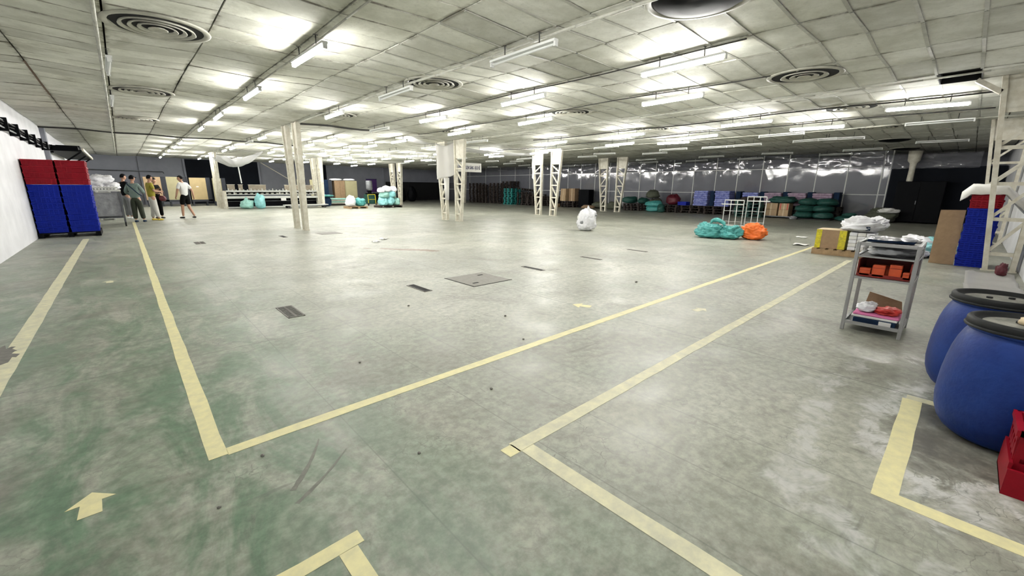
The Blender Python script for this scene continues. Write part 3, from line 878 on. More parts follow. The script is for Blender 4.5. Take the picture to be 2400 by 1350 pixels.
# leaning cardboard beside it
t = thing('cardboard_sheet', 'tall brown corrugated cardboard sheet standing before the blue crates', 'cardboard', (11.5, 0.19, 0), 0.0)
for k in range(3):
    mb = MB(); xo = k * 0.012
    mb.hexa([(xo, -.17, 0), (xo + .009, -.17, 0), (xo + .009, .17 - k * .01, 0), (xo, .17 - k * .01, 0),
             (xo + .07, -.16, 1.03 - k * .02), (xo + .079, -.16, 1.03 - k * .02), (xo + .079, .175, 1.02 - k * .02), (xo + .07, .175, 1.02 - k * .02)])
    mb.build('ply', M_card, t)
for z in (.45, .9):
    MB().bar((-.004 + .068 * z, -.165, z), (-.004 + .068 * z, .172, z), .004, .012).build('fold_crease', M_card, t)

# ------------------------------------------------------------------ barrels
def barrel(x, y, rot, label, junk):
    t = thing('barrel', label, 'barrel', (x, y, 0), rot, 'blue plastic barrels')
    H = 0.70; r = 0.283
    prof = [(0.001, 0.008), (0.165, 0.0), (0.20, 0.010), (0.230, 0.035), (0.256, 0.075), (0.274, 0.13), (r, 0.20), (r, 0.27), (0.280, 0.35), (0.272, 0.43), (0.262, 0.50), (0.249, 0.555), (0.233, 0.60), (0.217, 0.632), (0.208, 0.645), (0.208, 0.66)]
    MB().lathe(prof, 56).build('body', M_barrel, t, True)
    MB().lathe([(0.208, 0.630), (0.222, 0.632), (0.226, 0.642), (0.222, 0.652), (0.208, 0.654)], 48).build('neck_band', M_barrel, t, True)
    MB().lathe([(0.205, 0.652), (0.228, 0.652), (0.234, 0.660), (0.234, 0.688), (0.228, 0.697), (0.214, 0.700), (0.205, 0.692), (0.203, 0.676), (0.14, 0.672), (0.001, 0.672)], 56).build('lid', M_lid, t, True)
    lid = t.children[-1] if False else bpy.data.objects[[c.name for c in C.objects if c.parent == t and c.name.startswith('lid')][0]]
    MB().lathe([(0.230, 0.645), (0.240, 0.648), (0.242, 0.655), (0.238, 0.663), (0.230, 0.662)], 48).build('clamp_ring', M_lid, t, True)
    MB().lathe([(0.196, 0.6735), (0.12, 0.6755), (0.001, 0.676)], 40).build('lid_dust', M_liddust, lid, True)
    for (a, b) in ((0.05, 0.02), (-0.03, -0.07)):
        MB().lathe([(0.016, 0.672), (0.016, 0.686), (0.001, 0.688)], 12, (a, b, 0)).build('lid_boss', M_lid, lid)
    if junk:
        for k in range(3):
            me = bag_mesh(40 + k, .05, .035, .035, (M_olive, M_cardtop, M_rubber)[k], .3, nu=12, nv=8)
            tag(link('scrap', me, None, (x + .02 + .08 * k - .08, y - .02 + .03 * (k % 2), .676)), ('dark olive', 'pale tan', 'black')[k] + ' scrap lying on the front barrel lid', 'scrap', 'scraps on the barrel lid')
barrel(3.47, -0.335, 0.3, 'blue plastic barrel in front, with scraps on its black lid', True)
barrel(4.22, -0.255, 1.3, 'blue plastic barrel behind the front one, dusty black lid', False)

# red crate at the right picture edge
CR3 = crates_pair(0.34, 0.40, 0.17, M_red, 4)
for k, (x, y, z, rz) in enumerate(((2.99, -0.535, 0.0, 0.0),)):
    t = thing('open_red_tray', 'red plastic tray on the floor at the right picture edge', 'tray', (x, y, z), rz)
    lx, ly, h = .34, .40, .13
    for s in (-1, 1):
        MB().box(s * (lx / 2 - .006) - .008, s * (lx / 2 - .006) + .008, -ly / 2, ly / 2, 0, h).build('side_wall', M_red, t)
        MB().box(-lx / 2 + .014, lx / 2 - .014, s * (ly / 2 - .006) - .006, s * (ly / 2 - .006) + .006, 0, h + (.03 if s > 0 else 0)).build('end_wall', M_red, t)
    MB().box(-lx / 2, lx / 2, -ly / 2, ly / 2, 0, .012).build('tray_floor', M_red, t)
crate(crates_pair(0.26, 0.28, 0.30, M_red, 4), 3.0, -0.485, 0.013, 0.0, 'red crate standing in the red tray at right edge', None)
# flat things on the floor behind the barrels
t = thing('cushion_block', 'red pad under a grey plastic wrap on the floor behind barrels', 'pad', (8.3, -0.43, 0), 0.05)
MB().box(-.5, .45, -.30, .26, 0, .05).build('pad', M_redbag, t, bevel=.02)
MB().grid(lambda u, v: (-.48 + .96 * u, -.28 + .56 * v, .062 + .03 * noise.noise(Vector((u * 4, v * 4, 1))) + .02), 14, 10).build('wrap', M_sheet, t, True, solid=.004)
o = MB().grid(lambda u, v: (8.6 + 2.2 * u, -.70 + .55 * v, .004 + .05 * max(0, noise.noise(Vector((u * 5, v * 4, 6))))), 24, 12).build('plastic_film', M_sheet, None, True, solid=.003)
tag(o, 'crumpled white plastic film lying at the foot of right wall', 'plastic film')
bag('small_rag', 'dark red rag hanging low on the right lattice column', 10.6, -0.55, 0.0, .06, .06, .20, M_redbag, 77, amp=.3)

# ------------------------------------------------------------------ trolley and its load
t = thing('trolley', 'grey aluminium three tier trolley standing on the open floor', 'trolley', (5.48, 0.45, 0), 0.0)
DX, DY = 0.27, 0.215
for sx in (-1, 1):
    for sy in (-1, 1):
        MB().box(sx * DX - .015, sx * DX + .015, sy * DY - .015, sy * DY + .015, 0.0, .89).build('post', M_alu, t, bevel=.004)
for nm, z, th in (('bottom_shelf', .085, .03), ('middle_shelf', .545, .02), ('upper_shelf', .755, .015), ('top_shelf', .875, .03)):
    mb = MB()
    for s in (-1, 1):
        mb.box(-DX + .015, DX - .015, s * DY - .012, s * DY + .012, z - th / 2, z + th / 2)
        mb.box(s * DX - .012, s * DX + .012, -DY + .015, DY - .015, z - th / 2, z + th / 2)
    sf = mb.build(nm + '_frame', M_alu, t)
    MB().box(-DX + .01, DX - .01, -DY + .01, DY - .01, z - th / 2, z - th / 2 + .006).build('shelf_plate', M_alu if nm != 'bottom_shelf' else M_steel, sf)
MB().box(-.05, .0, .235, .25, .60, .66).build('handle_clip', M_rubber, t)
zt = .8905
# on top: dark trays and wrap
tag(MB().box(5.30, 5.66, .28, .62, zt, zt + .02).build('flat_case', M_navy, None, bevel=.006), 'flat dark case lying on the trolley top', 'case')
o = MB().grid(lambda u, v: (5.26 + .44 * u, .25 + .40 * v, zt + .024 + .03 * abs(noise.noise(Vector((u * 5, v * 5, 2))))), 16, 16).build('clear_wrap', M_wrap, None, True, solid=.002)
tag(o, 'clear plastic wrap over the dark case on trolley top', 'plastic wrap')
bag('wrapped_bundle', 'grey plastic wrapped bundle on the upper trolley shelf', 5.48, .42, .757, .24, .185, .105, M_greybag, 12, amp=.25, freq=4, cat='bundle')
# red bin with orange boxes on the middle shelf
t = thing('red_bin', 'translucent red bin on the middle trolley shelf', 'bin', (5.48, .45, .556))
MB().box(-.235, .235, -.19, .19, 0, .006).build('bin_floor', M_redbin, t)
MB().box(.225, .235, -.19, .19, .006, .17).build('bin_back', M_redbin, t)
for s in (-1, 1): MB().box(-.235, .225, s * .19 - .005, s * .19 + .005, .006, .165).build('bin_side', M_redbin, t)
MB().box(-.235, -.227, -.185, .185, .006, .03).build('bin_lip', M_redbin, t)
oz = .563
for k, (x, y, sx, sy, h, lb) in enumerate(((5.28, .585, .07, .085, .075, 'lowest orange box at the left end of the red bin'), (5.29, .485, .09, .095, .115, 'wide orange box second from left in the red bin'),
                               (5.30, .365, .09, .09, .13, 'tallest orange box in the red bin'), (5.28, .280, .07, .06, .07, 'short orange box at the right end of the red bin'),
                               (5.40, .43, .08, .2, .10, 'orange box at the back of the red bin'))):
    o = MB().box(x - sx / 2, x + sx / 2, y - sy / 2, y + sy / 2, oz, oz + h).build('orange_box', M_orangebox, None, bevel=.006)
    tag(o, lb, 'box', 'orange boxes in the red bin')
    MB().box(x - sx / 2 - .001, x + sx / 2 + .001, y - sy / 2 - .001, y + sy / 2 + .001, oz + h * .72, oz + h * .76).build('lid_line', M_redbin, o)
# bottom shelf load
z = .078
tag(MB().box(5.25, 5.68, .28, .60, z, z + .06).build('navy_folder', M_navy, None, bevel=.01), 'dark navy folded cloth lowest on the bottom trolley shelf', 'cloth')
tag(MB().box(5.235, 5.249, .31, .40, z + .005, z + .055).build('paper_tag', M_cloth, None), 'white paper tag on the navy cloth', 'paper')
tag(MB().box(5.26, 5.66, .27, .62, z + .0605, z + .085).build('white_cloth', M_cloth, None, bevel=.008), 'folded white cloth above the navy one on bottom trolley shelf', 'cloth')
tag(MB().box(5.26, 5.66, .26, .61, z + .0855, z + .105).build('pink_cloth', M_pink, None, bevel=.008), 'bright pink folded cloth on the bottom trolley shelf', 'cloth')
bag('red_packet', 'crumpled red plastic packet on the pink cloth', 5.40, .36, z + .1055, .11, .095, .065, M_redcloth, 3, amp=.3, cat='packet')
bag('white_packet', 'crumpled white printed packet on the pink cloth', 5.42, .53, z + .1055, .10, .075, .085, M_whitebag, 4, amp=.35, cat='packet')
mb = MB(); mb.hexa([(.0, -.15, 0), (.006, -.15, 0), (.006, .15, 0), (0, .15, 0), (.03, -.13, .10), (.036, -.13, .10), (.036, .13, .16), (.03, .13, .16)])
tag(mb.build('cardboard_flap', M_card, None, False, (5.60, .42, z + .1055)), 'brown cardboard flap leaning at the back of bottom trolley shelf', 'cardboard')

# ------------------------------------------------------------------ pallets
def pallet(x, y, rz, lx, ly, label, m=M_wood, h=0.13, group=None):
    t = thing('pallet', label, 'pallet', (x, y, 0), rz, group)
    n = 7
    for k in range(n):
        a = -ly / 2 + k * (ly - .09) / (n - 1)
        MB().box(-lx / 2, lx / 2, a, a + .09, h - .022, h).build('deck_board', m, t)
    for k in range(3):
        a = -lx / 2 + k * (lx - .09) / 2
        MB().box(a, a + .09, -ly / 2, ly / 2, .022, h - .022).build('stringer', m, t)
        MB().box(a, a + .09, -ly / 2, ly / 2, 0, .022).build('bottom_board', m, t)
    return t
def stack_pallet_mesh(lx, ly, h, m):
    mb = MB()
    for k in range(6):
        a = -ly / 2 + k * (ly - .11) / 5
        mb.box(-lx / 2, lx / 2, a, a + .11, h - .022, h - .001)
    for k in range(3):
        a = -lx / 2 + k * (lx - .1) / 2
        for q in range(3):
            c = -ly / 2 + q * (ly - .12) / 2
            mb.box(a, a + .1, c, c + .12, .022, h - .022)
        mb.box(a, a + .1, -ly / 2, ly / 2, 0, .022)
    return mb.mesh('pallet', m)

# boxed pallet near the trolley
pallet(11.55, 1.72, 0.0, 0.9, 0.98, 'light wooden pallet under the yellow taped box', M_wood)
t = thing('carton', 'brown carton with yellow taped corners on the pallet', 'carton', (11.45, 1.94, .13), 0.0)
MB().box(-.24, .24, -.27, .25, 0, .40).build('carton_body', M_card, t)
MB().box(-.245, .245, -.275, .255, .40, .408).build('top_flap', M_cardtop, t)
for s in (-1, 1):
    a, b = (-.275, -.155) if s < 0 else (.155, .255)
    MB().box(-.2445, -.2405, a, b, 0.0, .40).build('corner_tape', M_tapey, t)
    MB().box(-.243, .10, s * .262 - .014 - (.003 if s < 0 else 0), s * .262 - .010, 0, .399).build('corner_tape', M_tapey, t) if s < 0 else None
t = thing('packed_stack', 'white strapped block of printed packs beside the taped carton', 'packs', (11.45, 1.42, .13), 0.0)
for i in range(5):
    for j in range(3):
        m = M_cloth if (i + j) % 2 else M_whitebag
        MB().box(-.22, .22, -.215 + j * .14, -.08 + j * .14, i * .076, i * .076 + .073).build('pack', m, t, bevel=.012)
bag('white_sack', 'crumpled white plastic sack lying on the packed stack', 11.5, 1.42, .512, .30, .34, .30, M_whitebag, 21, amp=.36, freq=2.0, nu=72, nv=48)
tag(MB().box(11.18, 11.22, 1.30, 1.44, .56, .66).build('navy_patch', M_navy, None, bevel=.01), 'dark folded patch showing in front of the white sack', 'cloth')
# bag heap behind the trolley
for k, (x, y, rx, ry, h, m, lb) in enumerate(((13.2, .62, .34, .33, .36, M_whitebag, 'white bag on the heap left of the leaning cardboard'), (13.3, .30, .30, .26, .34, M_aqua, 'aqua plastic bag in the heap beside the leaning cardboard'),
                                   (12.6, .45, .32, .28, .28, M_aqua, 'pale aqua bag in front of the heap behind the trolley'), (12.2, .62, .25, .2, .18, M_whitebag, 'low white bag at the foot of the aqua heap'))):
    bag('plastic_bag', lb, x, y, 0, rx, ry, h, m, 60 + k, amp=.25, group='bags heaped by the right cardboard')

# bags on the open floor
bag('laundry_sack', 'knotted clear white sack standing alone on the open floor', 11.25, 8.55, 0, .30, .30, .72, M_whitebag, 5, knot=1.2, amp=.22, freq=3.4, nu=72, nv=52)
o = bpy.data.objects['laundry_sack']
for k in range(9):
    a = 2 * PI * k / 9 + .4; zz = .15 + .36 * ((k * 5) % 9) / 9
    rr_ = .29 - .1 * max(0, zz - .4)
    me = bag_mesh(90 + k, .10, .075, .10, (M_cloth, M_greybag, M_tapey if k == 4 else M_whitebag)[k % 3], .3, nu=14, nv=10)
    link('crumpled_sheet', me, o, (rr_ * .82 * math.cos(a), rr_ * .82 * math.sin(a), zz), a)
bag('teal_sack', 'crumpled teal sack at left of the orange bag', 12.45, 5.0, 0, .30, .36, .40, M_teal, 6, amp=.3, freq=2.6, nu=72, nv=48)
bag('teal_sack', 'folded teal sack between the left teal sack and orange bag', 12.60, 4.50, 0, .27, .27, .36, M_teal, 7, amp=.34, freq=2.6, nu=72, nv=48)
def roll(u, v):
    a = 2 * PI * v
    p = Vector((12.55 - .10 * math.sin(PI * u), 5.05 - .42 * u, .44 + .10 * math.sin(PI * u) - .04 * u))
    r = .06 + .025 * noise.noise(Vector((u * 6, math.cos(a) * 2, math.sin(a) * 2)))
    return (p.x + r * math.cos(a), p.y + r * .3 * math.cos(a), p.z + r * math.sin(a))
MBR = MB().grid(roll, 14, 12)
o = MBR.build('rolled_edge', M_teal, None, True)
o.parent = bpy.data.objects['teal_sack']; o.location = (-12.45, -5.0, 0)
bag('orange_bag', 'bright orange plastic bag beside the teal sacks', 12.92, 4.00, 0, .27, .30, .44, M_orange, 8, amp=.26, freq=3, nu=72, nv=48)
# torn paper
for (x, y, s, lb) in ((14.6, 3.2, .16, 'white torn paper on the floor nearer the orange bag'), (12.6, 2.75, .18, 'white torn paper on the floor near the taped carton'), (4.6, 10.1, .1, 'small white paper far out on the open floor'), (5.0, 10.5, .1, 'tiny white paper beside the rust stain')):
    o = MB().grid(lambda u, v: (x + s * (u - .5) * 2.2, y + s * (v - .5) * 1.6, .012 + .05 * abs(noise.noise(Vector((u * 1.8 + x, v * 1.8, 1.3))))), 8, 8).build('paper_scrap', M_cloth, None, False, solid=.002)
    tag(o, lb, 'paper', 'paper scraps on the floor')

# white wire frame
t = thing('wire_rack', 'white welded wire stand behind the teal and orange bags', 'wire stand', (17.6, 5.9, 0), 0.0)
def wire_frame(y0, y1, z1, x, flip):
    for k in range(4):
        yy = y0 + (y1 - y0) * k / 3
        MB().tube((x, yy, 0.02), (x, yy, z1), .016, 6).build('upright', M_machwhite, t)
    for z in ((z1, .022), (z1 - .16, .022), (.55, .008), (.14, .008)):
        MB().tube((x, y0 - (.12 if z[0] == z1 - .16 and flip else 0), z[0]), (x, y1 + (.12 if z[0] == z1 - .16 and not flip else 0), z[0]), z[1], 6).build('cross_wire', M_machwhite, t)
wire_frame(-.02, .68, .96, -.10, False)
wire_frame(-.72, -.06, 1.10, .12, True)
for yy in (-.72, .68): MB().tube((-.45, yy, .02), (.45, yy, .02), .016, 6).build('foot', M_machwhite, t)
MB().tube((-.40, -.72, .02), (-.40, .68, .02), .016, 6).build('foot', M_machwhite, t)
# ------------------------------------------------------------------ plastic curtain on white posts
XC = 25.6
t = thing('curtain_partition', 'clear plastic curtain wall on white posts along the far right', 'partition', (XC, 0, 0))
py = [2.7, 2.97, 4.22, 5.45, 6.69, 7.89, 9.12, 10.3, 11.6, 12.9, 14.1, 15.22, 16.4, 17.6, 18.87, 20.16, 21.4, 22.7, 24.0, 25.6, 27.4, 29.4, 31.5, 34, 36.5, 39.5]
ztopc = cz(XC, 8) - .01
for y in py: MB().box(-.025, .025, y - .025, y + .025, 0, ztopc).build('post', M_machwhite, t)
for z in (1.17, 2.42): MB().box(-.018, .018, 2.7, 39.5, z - .018, z + .018).build('rail', M_machwhite, t)
for k in range(len(py) - 1):
    y0, y1 = py[k] + .02, py[k + 1] - .02
    for (z0, z1, wv) in ((0.05, 1.15, .012), (1.19, 2.40, .006), (2.44, ztopc - .02, .02)):
        rr = random.Random(k * 7 + int(z0 * 10))
        o_ = rr.uniform(0, 50)
        def fn(u, v, y0=y0, y1=y1, z0=z0, z1=z1, wv=wv, o_=o_):
            n = noise.noise(Vector((u * 2.5 + o_, v * 2.2, o_))) + .4 * noise.noise(Vector((u * 7 + o_, v * 6, o_)))
            e = min(1, 8 * min(u, 1 - u))
            return (-.03 + wv * n * e, y0 + (y1 - y0) * u, z0 + (z1 - z0) * v)
        MB().grid(fn, 12, 10).build('film_pane', M_film, t, True)
# gathered bright film over the partition head towards the right wall
def head(u, v):
    n = noise.noise(Vector((u * 22, v * 5, 4))) + .6 * (1 - abs(noise.noise(Vector((u * 34, v * 9, 14)))))
    return (-.12 - .10 * v + .07 * n, 0.0 + 6.6 * u, 2.30 + .62 * v + .06 * noise.noise(Vector((u * 11, v * 5, 8))))
o = MB().grid(head, 160, 18).build('gathered_film', M_headfilm, t, True)
# dark doorway at the right end and what stands in it
o = MB().box(XC - .02, XC + .1, -.75, 2.65, 0, 2.35).build('door_1', M_walldark); tag(o, 'dark doorway at the right end of the plastic curtain', kind='structure')
t = thing('dark_cabinet', 'tall black cabinet standing in the dark doorway', 'cabinet', (25.1, 1.55, 0))
MB().box(-.3, .3, -.75, .75, 0.05, 1.75).build('carcass', M_machblack, t, bevel=.02)
for s in (-1, 1):
    dl = MB().box(-.325, -.302, s * .375 - .36, s * .375 + .36, .1, 1.72).build('door_leaf', M_machblack, t)
MB().box(-.34, -.325, .03, .06, .8, .95).build('handle', M_steel, dl)
o = MB().lathe([(.09, 1.75), (.11, 1.78), (.10, 2.25), (.12, 2.5), (.2, 2.6), (.23, 3.0)], 20, (25.0, 1.95, 0)).build('exhaust_pipe', M_cream, None, True)
tag(o, 'cream exhaust pipe rising from the black cabinet', 'pipe')

# ------------------------------------------------------------------ goods along the far right
PD = stack_pallet_mesh(1.1, 1.0, .145, M_wooddark)
PD.transform(Matrix.Rotation(PI / 2, 4, 'Z'))
PT = stack_pallet_mesh(1.0, 1.0, .145, M_tealplastic)
def pstack(x, y, n, me, rz, colour, where, group, zs=.146, wob=.03):
    for k in range(n):
        o = link('stacked_pallet', me, None, (x + R.uniform(-wob, wob), y + R.uniform(-wob, wob), k * zs), rz + R.uniform(-.03, .03))
        tag(o, '%s pallet, %s up in the stack %s' % (colour, ORD[k], where), 'pallet', group)
G = 'dark wooden pallets stacked by the curtain'
pstack(24.6, 31.6, 12, PD, .0, 'dark brown', 'farthest left of the teal pallets', G)
pstack(24.5, 30.1, 11, PD, .0, 'dark brown', 'second left of the teal pallets', G)
pstack(24.5, 28.5, 12, PD, .0, 'dark brown', 'next left of the teal pallets', G)
pstack(24.95, 27.33, 13, PD, .0, 'dark brown', 'tallest behind the teal pallets', G)
pstack(24.1, 26.2, 9, PT, .0, 'teal plastic', 'of teal pallets', 'teal plastic pallets')
pstack(24.3, 24.7, 7, PD, .0, 'dark brown', 'next right of the teal pallets', G)
pstack(24.2, 23.4, 6, PD, .05, 'dark brown', 'low, second right of the teal pallets', G)
pstack(24.6, 22.2, 5, PD, .05, 'dark brown', 'low, behind the lattice column right of centre', G)
o = link('stacked_pallet', PD, None, (24.3, 24.6, 1.13), .2); o.rotation_euler = (.1, .12, .2); tag(o, 'dark brown pallet lying tilted beside the teal stack', 'pallet', G)
pstack(24.4, 20.0, 3, PD, 0, 'dark brown', 'under the brown cartons', G)

def carton(x, y, z, sx, sy, h, m, label, rz=0, group='cartons by the curtain'):
    o = MB().box(-sx / 2, sx / 2, -sy / 2, sy / 2, 0, h).build('carton', m, None, False, (x, y, z), rz, bevel=.01)
    tag(o, label, 'carton', group)
    MB().box(-sx / 2 - .002, sx / 2 + .002, -.03, .03, .01, h + .002).build('tape', M_cardtop, o)
    return o
carton(24.2, 20.45, .44, .6, .50, .42, M_cardlight, 'lower brown carton left of the far column pair')
carton(24.2, 20.42, .862, .6, .48, .46, M_cardlight, 'upper brown carton left of the far column pair')
carton(24.5, 19.85, .44, .6, .55, .90, M_card, 'darker brown carton beside the stacked pair of cartons')
carton(23.4, 20.6, 0, .4, .4, .25, M_cardlight, 'small brown carton on the floor before the far pallets', .3)
BC = crates_pair(.6, .9, .21, M_machblack, 5)
for k in range(6): crate(BC, 24.6, 18.85, k * .212, 0, 'black crate, %s one up in the stack left of far column pair' % ORD[k], 'black crates by the curtain')
FB = 'sacks by the curtain'
pstack(24.2, 14.6, 3, PD, .0, 'dark brown', 'under the far dark teal sacks', G)
for k, (x, y, z, rx, ry, h, m, lb) in enumerate((
    (24.6, 17.55, .0, .5, .55, .45, M_olive, 'low olive sack left of the far column pair'), (24.3, 16.25, 0, .5, .5, .5, M_olive, 'olive sack behind the far column pair'),
    (24.3, 15.05, .44, .42, .45, .42, M_tealdark, 'dark teal sack on the pallets right of far columns'), (24.5, 14.2, .44, .4, .32, .36, M_tealdark, 'low dark teal sack on the same far pallets'),
    (24.6, 13.65, .78, .36, .38, .48, M_olive, 'round dark green sack perched above the far teal sacks'), (24.9, 13.55, 0, .4, .36, .75, M_olive, 'olive sack holding up the round green one'),
    (23.9, 13.1, 0, .42, .52, .34, M_teal, 'teal sack on the floor, lower of two by the red bag'), (23.95, 13.15, .30, .40, .50, .34, M_teal, 'teal sack on top of another by the red bag'),
    (23.55, 12.45, 0, .22, .2, .45, M_tealdark, 'dark teal sack next to the red bag'),
    (24.3, 12.1, .44, .34, .36, .62, M_redbag, 'dark red bag left of the blue printed bales'),
    (23.6, 17.9, 0, .35, .5, .22, M_card, 'flat brown sack on the floor near the far columns'))):
    bag('sack', lb, x, y, z, rx, ry, h, m, 120 + k, amp=.2, group=FB, nu=22, nv=14)
pstack(24.3, 12.2, 3, PD, .0, 'dark brown', 'under the dark red bag', G)
pstack(24.5, 10.9, 3, PD, .0, 'dark brown', 'under the blue crate', G)
pstack(24.5, 9.6, 3, PD, .0, 'dark brown', 'under the blue printed bales', G)
crate(crates_pair(.5, .5, .2, M_blue, 4), 24.2, 11.4, .44, 0, 'small blue crate beside the dark red bag', None)
# fabric bales
def bale(x, y, z, sx, sy, n, h, m, label):
    t = thing('fabric_bale', label, 'fabric bale', (x, y, z), 0, 'printed fabric bales by the curtain')
    for k in range(n):
        a = R.uniform(-.02, .02); b = R.uniform(-.02, .02)
        MB().box(-sx / 2 + a, sx / 2 + a, -sy / 2 + b, sy / 2 + b, k * h, k * h + h * .96).build('folded_layer', m, t, bevel=h * .3)
    return t
for y, m, lb, z, n in ((10.48, M_fabblue, 'blue printed fabric bale, leftmost of the row', .44, 8), (9.3, M_fabblue, 'blue printed fabric bale, second of the row', .44, 8), (8.0, M_fabblue, 'blue printed fabric bale above the wire stand', .585, 6),
                 (6.95, M_fabpink, 'mauve printed fabric bale behind the tarp covered boxes', .585, 6), (5.9, M_fabpink, 'mauve printed fabric bale behind the stacked teal bags', .585, 6), (4.85, M_fabpink, 'mauve printed fabric bale, rightmost of the row', .585, 6)):
    bale(24.95 if y < 8.3 else 24.6, y, z, .8, .78, n, .105, m, lb)
for k, y in enumerate((9.89, 8.65, 7.475, 6.425, 5.375, 4.33)):
    tag(MB().box(24.7 if y < 8.8 else 24.35, 25.3 if y < 8.8 else 24.95, y - .115, y + .115, .59 if y < 8.8 else .445, 1.26).build('dark_bale', M_navy, None, bevel=.03), 'dark navy bale, %s from left between the printed bales' % ORD[k], 'fabric bale', 'dark bales between the printed ones')
for y, nm in ((8.1, 'under the bale above the wire stand'), (6.95, 'under the mauve bales'), (5.8, 'behind the stacked teal bags'), (4.65, 'under the rightmost mauve bale')):
    pstack(25.03, y, 4 if y > 7 else 4, PD, 0, 'dark brown', nm, G, wob=.01)
tag(link('heap_cover', bag_mesh(33, .36, .62, .5, M_wooddark, .2), None, (24.12, 7.9, .45)), 'dark brown tarp heap behind the wire stand', 'tarp')
PT2 = stack_pallet_mesh(.5, 1.2, .16, M_tealdark)
pstack(23.4, 7.6, 5, PT2, .0, 'dark teal', 'seen through the wire stand', 'dark teal pallets behind the wire stand', .161)
# boxes on a low dolly
t = thing('dolly', 'low dark dolly under four tan cartons', 'dolly', (24.1, 6.45, 0))
MB().box(-.4, .4, -.6, .6, .06, .10).build('deck', M_steel, t)
for sx in (-1, 1):
    for sy in (-1, 1): MB().tube((sx * .3, sy * .5 - .02, .03), (sx * .3, sy * .5 + .02, .03), .03, 10).build('wheel', M_rubber, t)
k = 0
for (dy, z, sy, m, lb) in ((.26, .1005, .56, M_cardlight, 'lower left tan carton on the low dolly'), (-.3, .1005, .42, M_cardlight, 'lower right tan carton on the low dolly'),
                    (.26, .4105, .56, M_cardlight, 'upper left tan carton on the low dolly'), (-.3, .4105, .42, M_orangebox, 'red striped upper right carton on the low dolly')):
    o = carton(24.1, 6.45 + dy, z, .7, sy, .305, M_cardlight, lb)
    if m is M_orangebox:
        for a in (-.15, .15): MB().box(-.353, -.350, a - .02, a + .02, 0, .3).build('red_mark', M_redcloth, o)
bag('green_tarp', 'dark green tarp bundle on top of the tan cartons', 24.1, 6.35, .717, .4, .55, .32, M_tealdark, 150, amp=.25, cat='tarp')
# teal bag stack
for k, (dy, z, x) in enumerate(((.36, 0.05, 23.9), (-.38, 0.05, 23.9), (.36, .36, 23.9), (-.38, .36, 23.9), (.28, .66, 24.0), (-.46, .66, 24.0))):
    bag('teal_bale_bag', ('lower left', 'lower right', 'middle left', 'middle right', 'top left', 'top right')[k] + ' dark teal bag in the stack of six', x, 4.95 + dy, z, .42, .40, .32, M_tealdark, 160 + k, amp=.13, group='stack of dark teal bags', nu=22, nv=14)
tag(MB().box(23.5, 24.3, 4.2, 5.72, 0, .05).build('base_sheet', M_rubber), 'black sheet under the stack of dark teal bags', 'sheet')
bag('teal_bale_bag', 'low dark teal bag right of the stack of six', 24.0, 3.70, 0, .36, .36, .22, M_tealdark, 170, amp=.2, group=FB, nu=22, nv=14)
bag('teal_bale_bag', 'small dark teal bag on the low one near the doorway', 24.1, 3.6, .2, .25, .26, .16, M_tealdark, 171, amp=.2, group=FB, nu=22, nv=14)
bag('sack', 'olive sack with a white rag left of the dark doorway', 24.2, 2.55, 0, .42, .5, .55, M_olive, 172, amp=.25, group=FB)
bag('rag', 'pale rag hanging over the olive sack', 23.95, 2.35, .42, .25, .3, .2, M_cloth, 173, amp=.35, cat='rag')
bag('pale_heap', 'small whitish sack between dolly and teal bags', 23.35, 5.62, 0, .1, .14, .14, M_greybag, 174, amp=.3, group=FB)

# ------------------------------------------------------------------ goods at the back left
# pallets with tied bags
pallet(11.0, 26.9, 0.0, 1.15, 1.1, 'wooden pallet under white and teal wrapped bundles', M_wood)
bag('wrapped_bundle', 'white wrapped bundle on the back pallet, beside teal one', 10.66, 26.8, .13, .27, .38, .62, M_whitebag, 200, amp=.2, knot=.5, cat='bundle')
bag('wrapped_bundle', 'teal wrapped bundle on the back pallet, beside white one', 11.28, 26.8, .13, .29, .40, .48, M_teal, 201, amp=.2, cat='bundle')
pallet(13.3, 27.0, 0.0, 1.55, 1.1, 'dark wooden pallet under the tall heap of tied teal bags', M_wooddark)
k = 0
for (x, z, rx, h, m, lb) in ((12.85, .13, .28, .55, M_aqua, 'lower left aqua bag of the tall tied heap'), (13.3, .13, .28, .6, M_aqua, 'lower middle aqua bag of the tall tied heap'), (13.78, .13, .24, .5, M_tealpale, 'lower right green bag of the tall tied heap'),
                       (12.95, .62, .30, .42, M_tealpale, 'middle left pale teal bag of the tall tied heap'), (13.45, .66, .32, .42, M_aqua, 'middle right aqua bag of the tall tied heap'),
                       (12.75, .98, .19, .32, M_whitebag, 'left white bundle topping the tall tied heap'), (13.15, 1.02, .26, .40, M_whitebag, 'centre white bundle topping the tall tied heap'), (13.6, 1.02, .22, .36, M_whitebag, 'right white bundle topping the tall tied heap')):
    o = bag('tied_bag', lb, x, 26.8, z, rx, .42, h, m, 210 + k, amp=.16, group='tall heap of tied bags'); k += 1
    MB().lathe([(rx * .9, h * .72), (rx * .98, h * .75), (rx * .9, h * .78)], 14).build('tie', M_fabblue, o, True) if h > .5 else None
# yellow hand truck
t = thing('hand_truck', 'yellow hand truck behind the tied bags', 'hand truck', (13.5, 29.9, 0))
for s in (-1, 1):
    MB().tube((s * .28, 0, .12), (s * .28, .06, .80), .025, 8).build('side_tube', M_tapey, t)
    MB().tube((s * .3 - .03, 0, .1), (s * .3 + .03, 0, .1), .1, 14).build('wheel', M_rubber, t)
MB().tube((-.28, .06, .80), (.28, .06, .80), .025, 8).build('handle', M_tapey, t)
MB().tube((-.28, .03, .45), (.28, .03, .45), .018, 8).build('cross_tube', M_tapey, t)
MB().box(-.28, .28, -.3, .0, .02, .05).build('toe_plate', M_machwhite, t)
